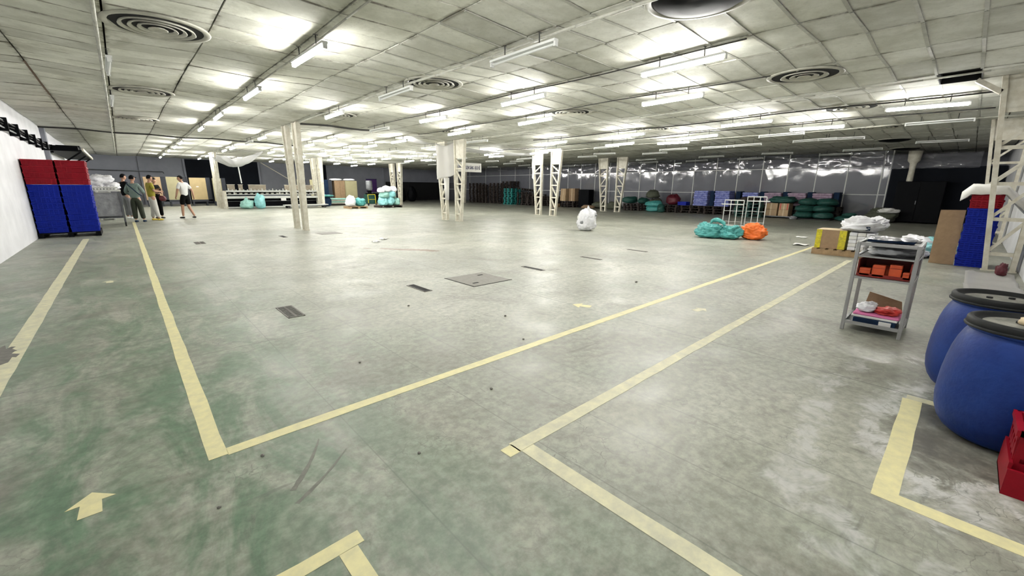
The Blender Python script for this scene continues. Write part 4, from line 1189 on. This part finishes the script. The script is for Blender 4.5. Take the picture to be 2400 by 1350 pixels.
# the machine
t = thing('winding_machine', 'long white and black textile machine bench at the back left', 'machine', (7.0, 30.7, 0))
x0, x1 = -2.45, 2.9
for x in (x0, x1): MB().box(x - .07, x + .07, -.30, .35, 0, 1.06).build('end_frame', M_cream, t)
MB().box(x0 + .07, x1 - .07, -.34, -.20, 1.00, 1.09).build('top_rail', M_machwhite, t)
MB().box(x0 + .07, x1 - .07, -.19, .3, .98, 1.02).build('bench_top', M_machbox, t)
MB().box(x0 + .07, x1 - .07, -.16, .30, .84, .98).build('dark_bed', M_machblack, t)
MB().box(x0 + .07, x1 - .07, -.22, -.16, .82, .86).build('thread_rail', M_machwhite, t)
MB().box(x0 + .07, x1 - .07, -.34, -.22, .60, .74).build('front_beam', M_machwhite, t); fbm = bpy.data.objects['front_beam']
MB().box(x0 + .07, x1 - .07, .0, .30, .08, .60).build('dark_drive_box', M_machblack, t)
MB().box(x0 + .07, x1 - .07, -.34, -.26, .03, .11).build('foot_rail', M_machwhite, t)
MB().tube((x0 + .07, -.2, .43), (x1 - .07, -.2, .43), .015, 8).build('push_bar', M_steel, t)
for k in range(18):
    x = x0 + .25 + k * (x1 - x0 - .4) / 17
    MB().lathe([(.05, .86), (.10, .88), (.10, .93), (.05, .95)], 12, (x, -.12, 0)).build('bobbin', M_vent, t)
for k in range(26):
    x = x0 + .2 + k * (x1 - x0 - .35) / 25
    MB().box(x - .02, x + .02, -.30, -.24, 1.09, 1.15 + .06 * (k % 3 == 0)).build('thread_guide', M_machwhite, t)
for x, sx in ((-2.05, .38), (-1.55, .22), (-.65, .95), (1.35, .85), (2.35, .6)):
    MB().box(x - sx / 2, x + sx / 2, -.05, .05, 1.02, 1.42).build('head_panel', M_machbox, t); hp = [c for c in C.objects if c.name.startswith('head_panel')][-1]
    MB().box(x - sx / 2 - .02, x + sx / 2 + .02, -.06, .06, 1.42, 1.44).build('panel_rim', M_cream, hp)
MB().box(.55, .85, -.35, -.342, .44, .62).build('notice', M_cloth, fbm)
for x in (-1.95, .55, .95, 2.6): MB().box(x - .04, x + .04, -.21, -.165, .86, .98).build('clip', M_cloth, t)
bag('green_sack', 'pale green sack on the floor before the machine', 5.48, 29.7, 0, .32, .28, .58, M_tealpale, 230, knot=.7, amp=.25, group='sacks before the machine')
bag('aqua_sack', 'taller aqua sack on the floor before the machine', 6.18, 29.6, 0, .27, .26, .80, M_aqua, 231, knot=.3, amp=.2, group='sacks before the machine')
# platform truck
t = thing('platform_truck', 'low white platform truck behind the nearest column pair', 'platform truck', (8.7, 29.2, 0))
MB().box(-1.3, 1.3, -.3, .3, .17, .22).build('deck', M_machwhite, t)
MB().box(-1.1, 1.1, -.25, .25, .12, .17).build('under_frame', M_steel, t)
for sx in (-1, 1):
    for sy in (-1, 1): MB().tube((sx * 1.1, sy * .24 - .03, .08), (sx * 1.1, sy * .24 + .03, .08), .08, 14).build('wheel', M_rubber, t)
bag('blue_bundle', 'navy bundle with a teal top behind the platform truck', 10.5, 30.7, 0, .34, .34, .62, M_navy, 232, amp=.15, cat='bundle')
bag('teal_cover', 'teal plastic lying over the navy bundle', 10.5, 30.65, .64, .42, .34, .16, M_teal, 233, amp=.3, cat='plastic')
# mats on a pallet
t = thing('mat_stack', 'flat stack of grey wrapped sheets left of the white bundle', 'sheets', (11.85, 32.0, 0))
MB().box(-.8, .8, -.5, .5, 0, .12).build('base', M_wooddark, t)
for k in range(4): MB().box(-.82 + .03 * k, .8 - .05 * k, -.55, .5, .12 + k * .10, .21 + k * .10).build('sheet', M_tealpale if k % 2 else M_vent, t, bevel=.03)
# boards on frames
def board(x, y, w_, z0, z1, m, label, rz=0):
    t = thing('display_board', label, 'board', (x, y, 0), rz, 'tan boards standing at the back')
    MB().box(-w_ / 2, w_ / 2, -.03, .03, z0, z1).build('face', m, t)
    MB().box(w_ / 2 + .002, w_ / 2 + .25, -.02, .5, z0 - .1, z1 + .02).build('frame_side', M_boarddark, t)
    MB().box(-w_ / 2, w_ / 2 + .25, -.02, .5, z0 - .14, z0 - .002).build('base', M_boarddark, t)
    for s in (-1, 1): MB().box(s * w_ * .42 - .04, s * w_ * .42 + .04, 0, .4, 0, z0 - .142).build('foot', M_boarddark, t)
    return t
board(1.55, 36.0, .85, .42, 1.88, M_cardlight, 'tan board behind the man in yellow')
board(2.68, 36.0, .85, .42, 1.90, M_boardgreen, 'khaki board behind the man in white shirt')
o = board(3.92, 36.0, .90, .42, 1.87, M_plaster, 'tan board with a white spot right of the white shirt')
MB().box(-.12, .02, -.034, -.031, 1.25, 1.31).build('white_label', M_cloth, o)
board(4.95, 35.6, .5, .30, 1.85, M_boardgreen, 'narrow khaki board behind the back column')
for k, (x, w_, m, lb) in enumerate(((9.85, .4, M_boardgreen, 'narrow tan board left of a dark one at the back'), (10.75, .4, M_boardgreen, 'narrow tan board behind the back column by the truck'),
                               (11.68, .4, M_navy, 'dark blue standing panel left of the brown cabinets'), )):
    board(x, 34.0, w_, .25, 1.85, m, lb)
t = thing('wooden_cabinet', 'brown wooden cabinet with white top at the back wall', 'cabinet', (12.75, 34.2, 0))
MB().box(-.4, .4, -.25, .3, 0, 1.80).build('carcass', M_card, t)
for s in (-1, 1): MB().box(s * .2 - .18, s * .2 + .18, -.27, -.252, .1, 1.75).build('door_leaf', M_card, t)
t = thing('wooden_cabinet', 'tan cabinet right of the brown one at the back wall', 'cabinet', (13.65, 34.2, 0))
MB().box(-.48, .48, -.25, .3, 0, 1.80).build('carcass', M_boardgreen, t)
MB().box(-.42, .42, -.27, -.252, .1, 1.75).build('door_leaf', M_boardgreen, t)
for k, x in enumerate((12.55, 13.6)):
    tag(link('white_roll', bag_mesh(250 + k, .46, .28, .16, M_whitebag, .12), None, (x, 34.2, 1.80)), ('left' if k == 0 else 'right') + ' white bundle lying on top of the back cabinets', 'bundle', 'bundles on the cabinets')
# standing fan-like post, purple board
t = thing('air_cooler', 'grey upright cooler on a dark stand at the back wall', 'cooler', (15.4, 34.5, 0))
MB().lathe([(.001, 1.05), (.22, 1.06), (.26, 1.2), (.26, 1.75), (.22, 1.85), (.001, 1.86)], 18).build('drum', M_greybag, t, True)
MB().lathe([(.3, 0), (.26, .05), (.14, .6), (.16, 1.05)], 14).build('stand', M_machblack, t, True)
t = thing('notice_board', 'purple notice board hanging on the grey back wall', 'board', (18.1, YF - .02, 1.45))
MB().box(-.52, .52, -.03, 0.02, -.6, .6).build('panel', M_purple, t)
MB().box(-.56, .56, -.035, 0.015, .6, .64).build('frame', M_navy, t)
t = thing('loading_crate', 'dark green machine beside the back cabinets', 'machine', (14.75, 33.2, 0))
MB().box(-.3, .35, -.3, .3, 0, .75).build('case', M_tealdark, t, bevel=.03); MB().box(-.2, .25, -.2, .2, .75, .85).build('hood', M_machblack, t)
for k, (x, h) in enumerate(((16.2, .8), (17.15, .7), (19.4, 1.25), (20.5, 1.35))):
    bag('dark_sack', ('dark sack right of the cooler stand', 'dark sack below the purple board', 'dark tall bundle behind the tied bags', 'dark bundle left of the back column')[k], x, 35.0 if k < 2 else 36.5, 0, .4, .4, h, M_machblack, 260 + k, amp=.15, group='dark bundles at the back wall')

# ------------------------------------------------------------------ hanging sheets, sign
def hammock(u, v):
    x = 3.95 + 2.35 * u; y = 28.0 + 1.5 * (v - .5)
    a = max(0, 1 - ((u - .42) / .55) ** 2); b = 4 * v * (1 - v)
    th = math.atan2(v - .5, (u - .42) * 1.4)
    fold = .07 * abs(math.sin(th * 7 + 2 * noise.noise(Vector((u * 2, v * 2, 0))))) * (1 - a * b * .7)
    n = noise.noise(Vector((u * 6, v * 5, 1.5))) * .05
    return (x, y, 3.02 + .22 * u - .72 * a * (.45 + .55 * b) + n + fold)
o = MB().grid(hammock, 44, 26).build('drip_sheet', M_sheetthin, None, True, solid=.004)
tag(o, 'white plastic sheet slung under the ceiling above the machine', 'plastic sheet')
MB().tube((5.05, 28.0, 1.5), (5.0, 28.0, 2.40), .03, 8).build('drain_pipe', M_machwhite, o)
for (x, y) in ((4.0, 27.3), (6.25, 27.3), (4.0, 28.7), (6.25, 28.7)):
    MB().tube((x, y, 3.0 + .2 * (x > 5)), (x + .1, y, cz(x, y)), .008, 6).build('cord', M_conduit, o)
def curt(u, v):
    x = 9.50 + 0.98 * u
    y = 14.83 + .05 * math.sin(u * 13) * (.4 + .6 * v)
    top = 3.08 + .18 * u - .16 * math.sin(PI * u); bot = 1.68 + .20 * u + .04 * noise.noise(Vector((u * 4, 0, 2)))
    return (x + .02 * noise.noise(Vector((u * 4, v * 4, 5))), y + .03 * noise.noise(Vector((u * 3, v * 3, 7))), bot + (top - bot) * v)
o = MB().grid(curt, 30, 24).build('hanging_sheet', M_sheet, None, True, solid=.003)
tag(o, 'white plastic sheet hanging on the left leg of the centre column pair', 'plastic sheet')
def canopy(u, v):
    x = 8.3 + 2.1 * u; y = 14.70 + .9 * v * (1 - u)
    return (x, y, 3.22 - .05 * u - .16 * math.sin(PI * u) + .03 * noise.noise(Vector((u * 4, v * 4, 3))))
MB().grid(canopy, 20, 12).build('canopy', M_sheetthin, o, True, solid=.003)
MB().tube((9.98, 14.86, .85), (9.98, 14.86, 1.75), .08, 10, .12).build('gathered_tail', M_sheet, o, True)
def strip(u, v):
    return (15.95 + .02 * math.sin(v * 9), 15.80 - .25 * u + .05 * math.sin(u * 7), 1.95 + (3.12 - 1.95) * v - .35 * u * (1 - v))
o = MB().grid(strip, 10, 16).build('hanging_sheet', M_cloth, None, True, solid=.004)
tag(o, 'narrow white sheet hanging on the column pair right of centre', 'plastic sheet')
def trough(u, v):
    return (11.0 + 5.0 * u, 15.75 + .45 * (v - .5), 3.10 - .10 * math.sin(PI * u) - .12 * math.sin(PI * v) + .02 * noise.noise(Vector((u * 6, v * 3, 3))))
tag(MB().grid(trough, 24, 8).build('drip_trough', M_sheetthin, None, True, solid=.004), 'long white plastic trough slung under the ceiling between two column pairs', 'plastic sheet')
# slogan sign
t = thing('slogan_sign', 'white slogan sign with dark blue capital letters beside the centre column', 'sign', (11.65, 15.9, 2.06))
sp_ = MB().box(-1.15, 1.0, 0, .02, 0, .40).build('panel', M_sign, t)
fc = bpy.data.curves.new('sign_text', 'FONT')
fc.body = 'NG\u0102N N\u1eaeP - G\u1eccN G\u00c0NG - S\u1ea0CH S\u1ebc'
fc.size = 0.20; fc.align_x = 'RIGHT'; fc.extrude = 0.002; fc.offset = 0.004
tx = bpy.data.objects.new('lettering_curve', fc); C.objects.link(tx)
tm = bpy.data.meshes.new_from_object(tx.evaluated_get(bpy.context.evaluated_depsgraph_get()))
bpy.data.objects.remove(tx)
tm.materials.clear(); tm.materials.append(M_text)
wmin = min(v.co.x for v in tm.vertices)
for v in tm.vertices: v.co.x *= 1.34 / -wmin
tx = link('lettering', tm, sp_)
tx.location = (.93, -.003, .125); tx.rotation_euler = (PI / 2, 0, 0)
for x in (-.9, .9): MB().tube((x, .01, .39), (x, .01, cz(11.65 + x, 15.9) - 2.06), .006, 6).build('hanger', M_rod, t)

# ------------------------------------------------------------------ left wall: cable ladder, pillar, cart
t = thing('cable_tray', 'dark cable ladder along the top of the left wall', 'cable tray', (-1.66, 0, 0))
for z in (2.56, 2.72): MB().bar((0, 4.0, z), (0, 24.0, z), .02, .025).build('side_rail', M_steel, t)
for k in range(14):
    y = 4.6 + k * 1.42
    MB().box(-.11, .06, y - .03, y + .03, 2.50, 2.78).build('wall_bracket', M_machblack, t)
for k in range(3):
    pts = [(-.03 + .02 * k, 4 + i * 1.0, 2.60 + .05 * k + .02 * math.sin(i * 2.1 + k)) for i in range(21)]
    MB().path(pts, .012, 6).build('cable', M_rubber, t, True)
o = MB().box(XL, XL + .12, 22.3, 22.7, 0, 3.3).build('trim_1', M_wallgrey); tag(o, 'wall pier beyond the crates', kind='structure')
t = thing('wall_shelf', 'dark cluttered shelf bracketed high on the left wall', 'shelf', (-1.2, 25.5, 0))
MB().box(-.5, .35, -3.0, 4.5, 2.55, 2.60).build('shelf_board', M_machblack, t)
MB().bar((.38, -3.0, 2.62), (.38, 4.5, 2.62), .05, .10).build('front_edge', M_cream, t)
for y in (-2.6, 0.5, 3.8): MB().bar((-.5, y, 1.9), (.3, y, 2.55), .05, .05).build('brace', M_machblack, t)
for k in range(5): MB().box(-.4, .25, -2.7 + k * 1.4, -1.7 + k * 1.4, 2.602, 2.75 + .1 * (k % 2)).build('stored_box', M_machblack, t)
bag('white_bundle', 'white bundle resting behind the top of the red crates', -1.3, 18.0, 2.0, .35, .4, .3, M_whitebag, 270, amp=.2, cat='bundle') if False else None

t = thing('steel_cart', 'steel wheeled cart with dark panel beside the crate stacks', 'cart', (-.42, 20.0, 0))
for sx in (-1, 1):
    for sy in (-1, 1):
        MB().box(sx * .36 - .025, sx * .36 + .025, sy * .55 - .025, sy * .55 + .025, .14, 1.18).build('post', M_steel, t)
        MB().tube((sx * .36 - .02, sy * .55, .07), (sx * .36 + .02, sy * .55, .07), .07, 12).build('castor', M_rubber, t)
MB().box(-.40, .40, -.6, .6, 1.16, 1.21).build('top_frame', M_machwhite, t)
MB().box(-.36, .36, -.55, .55, .28, .31).build('lower_shelf', M_steel, t)
MB().box(-.33, .33, -.50, -.47, .34, 1.12).build('front_panel', M_greybag, t)
MB().box(-.33, .33, .0, .50, .31, 1.0).build('dark_load', M_machblack, t)
for y in (-.55, .55): MB().tube((-.34, y, 1.28), (.34, y, 1.28), .02, 8).build('guard_rail', M_machwhite, t)
for (dx, dy, z, rx, ry, h, s, lb) in ((-.14, -.13, 1.2105, .22, .27, .26, 280, 'white bobbin bag at front on the steel cart'), (.14, .05, 1.2105, .24, .38, .24, 281, 'white bobbin bag at right on the steel cart'), (-.05, .25, 1.40, .30, .34, .28, 282, 'large white plastic bag heaped highest on the steel cart')):
    bag('white_bag', lb, -.42 + dx, 20 + dy, z, rx, ry, h, M_whitebag, s, amp=.28, freq=4, group='white bags on the steel cart')
for k in range(8):
    o = MB().lathe([(.001, 0), (.030, 0), (.036, .03), (.03, .09), (.015, .11), (.001, .11)], 10, (-.70 + k * .078, 19.48, 1.2105)).build('bobbin', M_cloth, None, True)
    tag(o, 'white thread bobbin, %s from left along the cart front' % ORD[k], 'bobbin', 'thread bobbins on the cart edge')
t = thing('white_rack', 'white slatted rack with pale goods behind the steel cart', 'rack', (-.55, 23.6, 0), 0)
for s in (-1, 1): MB().box(s * .18 - .03, s * .18 + .03, -.4, .4, 0, 1.15).build('side', M_machwhite, t)
for z in (.25, .65, 1.05): MB().box(-.15, .15, -.38, .38, z, z + .04).build('shelf', M_machwhite, t)
for z in (.291, .691): MB().box(-.13, .13, -.34, .3, z, z + .28).build('goods', M_cloth, t, bevel=.03)

# ------------------------------------------------------------------ people
def skin_obj(name, J, E, root, m, parent, sub=2):
    """J: name -> (co, rx, ry).  One skinned surface over the edges E."""
    keys = list(J)
    me = bpy.data.meshes.new(name)
    me.from_pydata([J[k][0] for k in keys], [(keys.index(a), keys.index(b)) for a, b in E], [])
    o = bpy.data.objects.new(name, me); C.objects.link(o)
    md = o.modifiers.new('skin', 'SKIN'); md.use_smooth_shade = True
    sv = me.skin_vertices[0].data
    for i, k in enumerate(keys):
        sv[i].radius = (J[k][1], J[k][2] if len(J[k]) > 2 else J[k][1])
        sv[i].use_root = (k in root)
    o.modifiers.new('sub', 'SUBSURF').levels = sub
    o.modifiers['sub'].render_levels = sub
    dg = bpy.context.evaluated_depsgraph_get()
    em = bpy.data.meshes.new_from_object(o.evaluated_get(dg))
    bpy.data.objects.remove(o); bpy.data.meshes.remove(me)
    em.name = name
    em.materials.clear(); em.materials.append(m)
    em.polygons.foreach_set('use_smooth', [True] * len(em.polygons))
    ob = link(name, em, parent)
    return ob

def person(label, x, y, face, H, pose, shirt, pants, shoes, hair='short', long_sleeve=False, shorts=False, extra=None, loose=1.0):
    """Local frame: +y is forward, +x the person's right... heights are for a 1.75 m figure and are scaled."""
    k = H / 1.75
    t = thing('person', label, 'person', (x, y, 0), face)
    J = {
     'pel': ((0, 0, .93), .125, .10), 'wai': ((0, .0, 1.08), .10, .078), 'che': ((0, .0, 1.28), .105, .078), 'nek0': ((0, -.01, 1.44), .07, .06), 'nek': ((0, .01, 1.50), .052), 'hd0': ((0, .02, 1.56), .055),
     'shR': ((.15, -.01, 1.40), .058), 'elR': ((.22, -.03, 1.13), .043), 'wrR': ((.24, .06, .89), .029),
     'shL': ((-.15, -.01, 1.40), .058), 'elL': ((-.22, -.03, 1.13), .043), 'wrL': ((-.24, .06, .89), .029),
     'hiR': ((.09, 0, .88), .09), 'knR': ((.10, .02, .49), .06), 'anR': ((.11, 0, .09), .040),
     'hiL': ((-.09, 0, .88), .09), 'knL': ((-.10, .02, .49), .06), 'anL': ((-.11, 0, .09), .040),
    }
    for q, v in pose.items():
        if q in J: J[q] = (v,) + tuple(J[q][1:])
    for q in J: J[q] = (tuple(c * k for c in J[q][0]),) + tuple(r * k for r in J[q][1:])
    E = [('pel', 'wai'), ('wai', 'che'), ('che', 'nek0'), ('nek0', 'nek'), ('nek', 'hd0'), ('che', 'shR'), ('shR', 'elR'), ('elR', 'wrR'), ('che', 'shL'), ('shL', 'elL'), ('elL', 'wrL'),
         ('pel', 'hiR'), ('hiR', 'knR'), ('knR', 'anR'), ('pel', 'hiL'), ('hiL', 'knL'), ('knL', 'anL')]
    B = dict(J); EB = list(E); roots = {'pel'}
    for sd in 'RL':
        e = Vector(J['el' + sd][0]); w_ = Vector(J['wr' + sd][0])
        d = (w_ - e).normalized()
        sid = Vector((0, 1, 0)) if abs(d.y) < .7 else Vector((0, 0, 1))
        sid = (sid - d * sid.dot(d)).normalized()
        nrm = d.cross(sid)
        pm = w_ + d * .05 * k
        B['pm' + sd] = (tuple(pm), .030 * k, .018 * k); EB.append(('wr' + sd, 'pm' + sd))
        for f in range(4):
            b0 = pm + sid * (.027 - .018 * f) * k
            L_ = (.072, .082, .076, .058)[f] * k
            curl = nrm * (-.35 if sd == 'R' else .35)
            a = 'f%s%d' % (sd, f)
            B[a + 'a'] = (tuple(b0), .0095 * k); B[a + 'b'] = (tuple(b0 + d * L_ * .55), .009 * k); B[a + 'c'] = (tuple(b0 + (d + curl).normalized() * L_), .007 * k)
            EB += [(a + 'a', a + 'b'), (a + 'b', a + 'c')]; roots.add(a + 'a')
        a = 'th' + sd; b0 = w_ + d * .02 * k + sid * .02 * k
        B[a + 'a'] = (tuple(b0), .011 * k); B[a + 'b'] = (tuple(b0 + (d + sid * .8).normalized() * .035 * k), .010 * k); B[a + 'c'] = (tuple(b0 + (d * 1.3 + sid * .6).normalized() * .065 * k), .008 * k)
        EB += [(a + 'a', a + 'b'), (a + 'b', a + 'c')]; roots.add(a + 'a')
    body = skin_obj('body', B, EB, roots, M_skin, t)
    # head joined to the body mesh
    hy = pose.get('head_turn', 0.0)
    hc = Vector(J['hd0'][0]) + Vector((0, .015, .075)) * k
    RM = Matrix.Rotation(hy, 3, 'Z')
    bm = bmesh.new(); bm.from_mesh(body.data)
    r = bmesh.ops.create_uvsphere(bm, u_segments=24, v_segments=18, radius=1.0)
    for v in r['verts']:
        c = v.co.copy()
        p = Vector((c.x * .076, c.y * .094, c.z * .117))
        if c.z < 0: p.x *= 1 - .22 * (-c.z) ** 1.5; p.y = p.y * (1 - .12 * -c.z) + .012 * -c.z
        if c.y > .75: # nose, brow, eye sockets
            nx = abs(c.x) / .28
            if -.30 < c.z < .05: p.y += .020 * max(0, 1 - nx) * (1 - abs(c.z + .22) / .35)
            if .02 < c.z < .25 and .18 < abs(c.x) < .6: p.y -= .006
            if -.52 < c.z < -.40: p.y += .004 * max(0, 1 - abs(c.x) / .4)
        v.co = RM @ (p * k) + hc
    for s in (-1, 1):
        r = bmesh.ops.create_icosphere(bm, subdivisions=2, radius=1.0)
        for v in r['verts']:
            v.co = RM @ (Vector((s * .077 + v.co.x * .010, -.005 + v.co.y * .020, -.005 + v.co.z * .030)) * k) + hc
    for f in bm.faces: f.smooth = True
    bm.to_mesh(body.data); bm.free()
    # eyes and mouth
    for s in (-1, 1):
        mb = MB(); mb.lathe([(.001, -.005), (.008, -.003), (.010, 0), (.008, .003), (.001, .005)], 8)
        e = mb.build('eye', M_hair, t); e.matrix_basis = Matrix.Translation(hc + RM @ (Vector((s * .031, .087, .012)) * k)) @ RM.to_4x4()
    # hair or cap
    bm = bmesh.new()
    bmesh.ops.create_uvsphere(bm, u_segments=24, v_segments=16, radius=1.0)
    kill = [v for v in bm.verts if (v.co.z < (.30 if v.co.y > .2 else -.30)) or (v.co.z < .15 and v.co.y > -.1 and abs(v.co.x) > .6 and v.co.z < -.0)]
    bmesh.ops.delete(bm, geom=kill, context='VERTS')
    for v in bm.verts:
        n = noise.noise(v.co * 6) * .004
        v.co = RM @ (Vector((v.co.x * (.083 + n), v.co.y * (.102 + n), v.co.z * (.126 + n))) * k) + hc
    if hair == 'cap':
        n0 = len(bm.verts)
        pts = [(-.07, .085, .045), (.07, .085, .045), (.06, .16, .03), (0, .18, .026), (-.06, .16, .03)]
        vv = [bm.verts.new(RM @ (Vector(p) * k) + hc) for p in pts] + [bm.verts.new(RM @ (Vector((p[0], p[1], p[2] + .008)) * k) + hc) for p in pts]
        bm.faces.new(vv[:5]); bm.faces.new(list(reversed(vv[5:])))
        for i in range(5): bm.faces.new((vv[i], vv[i + 5], vv[(i + 1) % 5 + 5], vv[(i + 1) % 5]))
    me = bpy.data.meshes.new('hair'); bm.to_mesh(me); bm.free(); me.materials.append(M_hair)
    me.polygons.foreach_set('use_smooth', [True] * len(me.polygons))
    link('cap' if hair == 'cap' else 'hair', me, t)
    # shirt
    q = 1.12 * loose
    def up_(n, f, f2=None): return (J[n][0], J[n][1] * f, (J[n][2] if len(J[n]) > 2 else J[n][1]) * (f2 or f))
    SJ = {'hem': (tuple(Vector(J['pel'][0]) + Vector((0, 0, -.07 * k))), .160 * k * loose, .132 * k * loose), 'wai': up_('wai', q * 1.28), 'che': up_('che', q * 1.32), 'nek0': (J['nek0'][0], .075 * k, .068 * k)}
    SE = [('hem', 'wai'), ('wai', 'che'), ('che', 'nek0')]
    for sd in 'RL':
        s0 = Vector(J['sh' + sd][0]); e0 = Vector(J['el' + sd][0]); w0 = Vector(J['wr' + sd][0])
        SJ['sh' + sd] = up_('sh' + sd, 1.25)
        if long_sleeve:
            SJ['el' + sd] = up_('el' + sd, 1.45); SJ['cu' + sd] = (tuple(e0.lerp(w0, .92)), .045 * k)
            SE += [('che', 'sh' + sd), ('sh' + sd, 'el' + sd), ('el' + sd, 'cu' + sd)]
        else:
            SJ['sl' + sd] = (tuple(s0.lerp(e0, .82)), .066 * k)
            SE += [('che', 'sh' + sd), ('sh' + sd, 'sl' + sd)]
    skin_obj('shirt', SJ, SE, {'che'}, shirt, t)
    PJ = {'wst': (tuple(Vector(J['pel'][0]) + Vector((0, 0, .10 * k))), .118 * k, .092 * k), 'pel': (tuple(Vector(J['pel'][0]) + Vector((0, 0, -.03 * k))), .140 * k, .112 * k)}
    PE = [('wst', 'pel')]
    for sd in 'RL':
        h0 = Vector(J['hi' + sd][0]); k0 = Vector(J['kn' + sd][0]); a0 = Vector(J['an' + sd][0])
        PJ['hi' + sd] = up_('hi' + sd, 1.14 * loose)
        PE.append(('pel', 'hi' + sd))
        if shorts:
            PJ['kn' + sd] = (tuple(h0.lerp(k0, .86)), .098 * k); PE.append(('hi' + sd, 'kn' + sd))
        else:
            PJ['kn' + sd] = up_('kn' + sd, 1.35 * loose); PJ['an' + sd] = (tuple(k0.lerp(a0, .93)), .068 * k * loose)
            PE += [('hi' + sd, 'kn' + sd), ('kn' + sd, 'an' + sd)]
    skin_obj('trousers' if not shorts else 'shorts', PJ, PE, {'wst'}, pants, t)
    for sd in 'RL':
        a0 = Vector(J['an' + sd][0]); fy = pose.get('foot' + sd, 0.0); lift = max(0, a0.z - .09 * k)
        F = {'h': ((0, -.055 * k, .045 * k), .046 * k, .04 * k), 'm': ((0, .05 * k, .042 * k), .046 * k, .038 * k), 't': ((0, .15 * k, .034 * k), .044 * k, .03 * k)}
        sh = skin_obj('shoe', F, [('h', 'm'), ('m', 't')], {'h'}, shoes, t, 2)
        for v in sh.data.vertices: v.co.z = max(v.co.z, 0.004)
        sh.location = (a0.x, a0.y, lift); sh.rotation_euler = (0, 0, fy)
    return t, J, hc, k

M_tee_w = mat('tee_white', (0.80, 0.80, 0.80), 0.8, vary=.08)
M_tee_b = mat('tee_black', (0.007, 0.007, 0.008), 0.9, spec=.08)
M_tee_y = mat('tee_mustard', (0.36, 0.31, 0.03), 0.8, vary=.25)
M_jkt = mat('jacket_sage', (0.20, 0.27, 0.25), 0.8, vary=.3, scale=9)
M_trg = mat('trousers_forest', (0.035, 0.045, 0.028), 0.85, vary=.4)
M_trw = mat('trousers_white', (0.68, 0.67, 0.63), 0.8, vary=.15)
M_trgrey = mat('jeans_grey', (0.22, 0.23, 0.24), 0.85, vary=.3)
M_shoey = mat('shoe_yellow', (0.75, 0.56, 0.08), 0.6, vary=.2)

person('person in white shirt and black shorts walking right of the group', 1.92, 22.45, 0.55, 1.78,
       {'knR': (.13, .03, .49), 'anR': (.15, -.18, .10), 'knL': (-.08, .10, .49), 'anL': (-.10, .12, .09), 'hiR': (.10, 0, .88), 'elR': (.30, -.06, 1.15), 'wrR': (.36, -.02, .90), 'elL': (-.24, .02, 1.13), 'wrL': (-.25, .12, .90),
        'nek': (0, .05, 1.49), 'hd0': (0, .075, 1.545), 'head_turn': .75, 'footR': -.2, 'footL': .3}, M_tee_w, M_tee_b, M_rubber, 'short', False, True)
t, J, hc, k = person('person in sage jacket and dark trousers, back turned, crossbody strap', 0.34, 21.2, -0.35, 1.72,
       {'elR': (.27, .02, 1.13), 'wrR': (.20, .22, 1.10), 'elL': (-.26, .0, 1.13), 'wrL': (-.18, .20, 1.02), 'anR': (.13, .03, .09), 'head_turn': -.3}, M_jkt, M_trg, M_navy, 'cap', True, False, loose=1.12)
MB().path([(-.17, -.02, 1.46), (-.10, -.155, 1.38), (.04, -.165, 1.22), (.17, -.13, 1.04), (.19, .02, .98)], .016, 6).build('bag_strap', M_navy, t, True)
t, J, hc, k = person('person in mustard shirt, white trousers and yellow shoes', 0.84, 21.85, -1.25, 1.75,
       {'elR': (.24, .02, 1.14), 'wrR': (.16, .26, 1.13), 'elL': (-.23, .05, 1.15), 'wrL': (-.10, .28, 1.20), 'anR': (.14, .05, .09), 'anL': (-.12, -.04, .09), 'head_turn': .2}, M_tee_y, M_trw, M_shoey, 'cap', False, False, loose=1.08)
o = MB().box(-.035, .035, -.005, .005, 0, .14).build('phone', M_rubber); o.location = (1.14, 21.95, 1.18); o.rotation_euler = (.5, 0, -1.25)
tag(o, 'dark phone held by the person in mustard shirt', 'phone')
person('person in black shirt and grey jeans standing behind the sage jacket', 0.10, 23.4, -1.0, 1.80,
       {'elL': (-.34, -.10, 1.18), 'wrL': (-.20, .02, 1.02), 'elR': (.24, .04, 1.13), 'wrR': (.20, .22, 1.0), 'head_turn': -.1}, M_tee_b, M_trgrey, M_tee_w, 'short', False, False)
t, J, hc, k = person('person in dark clothes half hidden behind the mustard shirt', 1.02, 23.0, -2.6, 1.66,
       {'elR': (.22, .03, 1.13), 'wrR': (.12, .22, 1.10), 'elL': (-.22, .03, 1.13), 'wrL': (-.12, .22, 1.08)}, M_tee_b, M_tee_b, M_rubber, 'short', False, False)
o = bag('handbag', 'dark maroon handbag beside the half hidden person', 1.22, 22.9, .72, .11, .07, .22, M_redbag, 300, amp=.12, cat='handbag')
MB().path([(-.08, 0, .18), (-.06, 0, .40), (.06, 0, .40), (.08, 0, .18)], .01, 6).build('handle', M_redbag, o, True)

# back wall pipes and rail
o = MB().path([(-1.6, 39.8, 2.35), (2.4, 39.8, 2.30), (2.45, 39.8, 2.18)], .03, 6).build('wall_pipe', M_steel, None, True)
tag(o, 'thin dark pipe across the grey back wall above the people', 'pipe')
o = MB().bar((8.7, 39.7, 3.2), (10.4, 38.6, 1.9), .05, .05).build('brace_rod', M_cream); tag(o, 'pale slanted brace right of the dark back bay', 'brace')
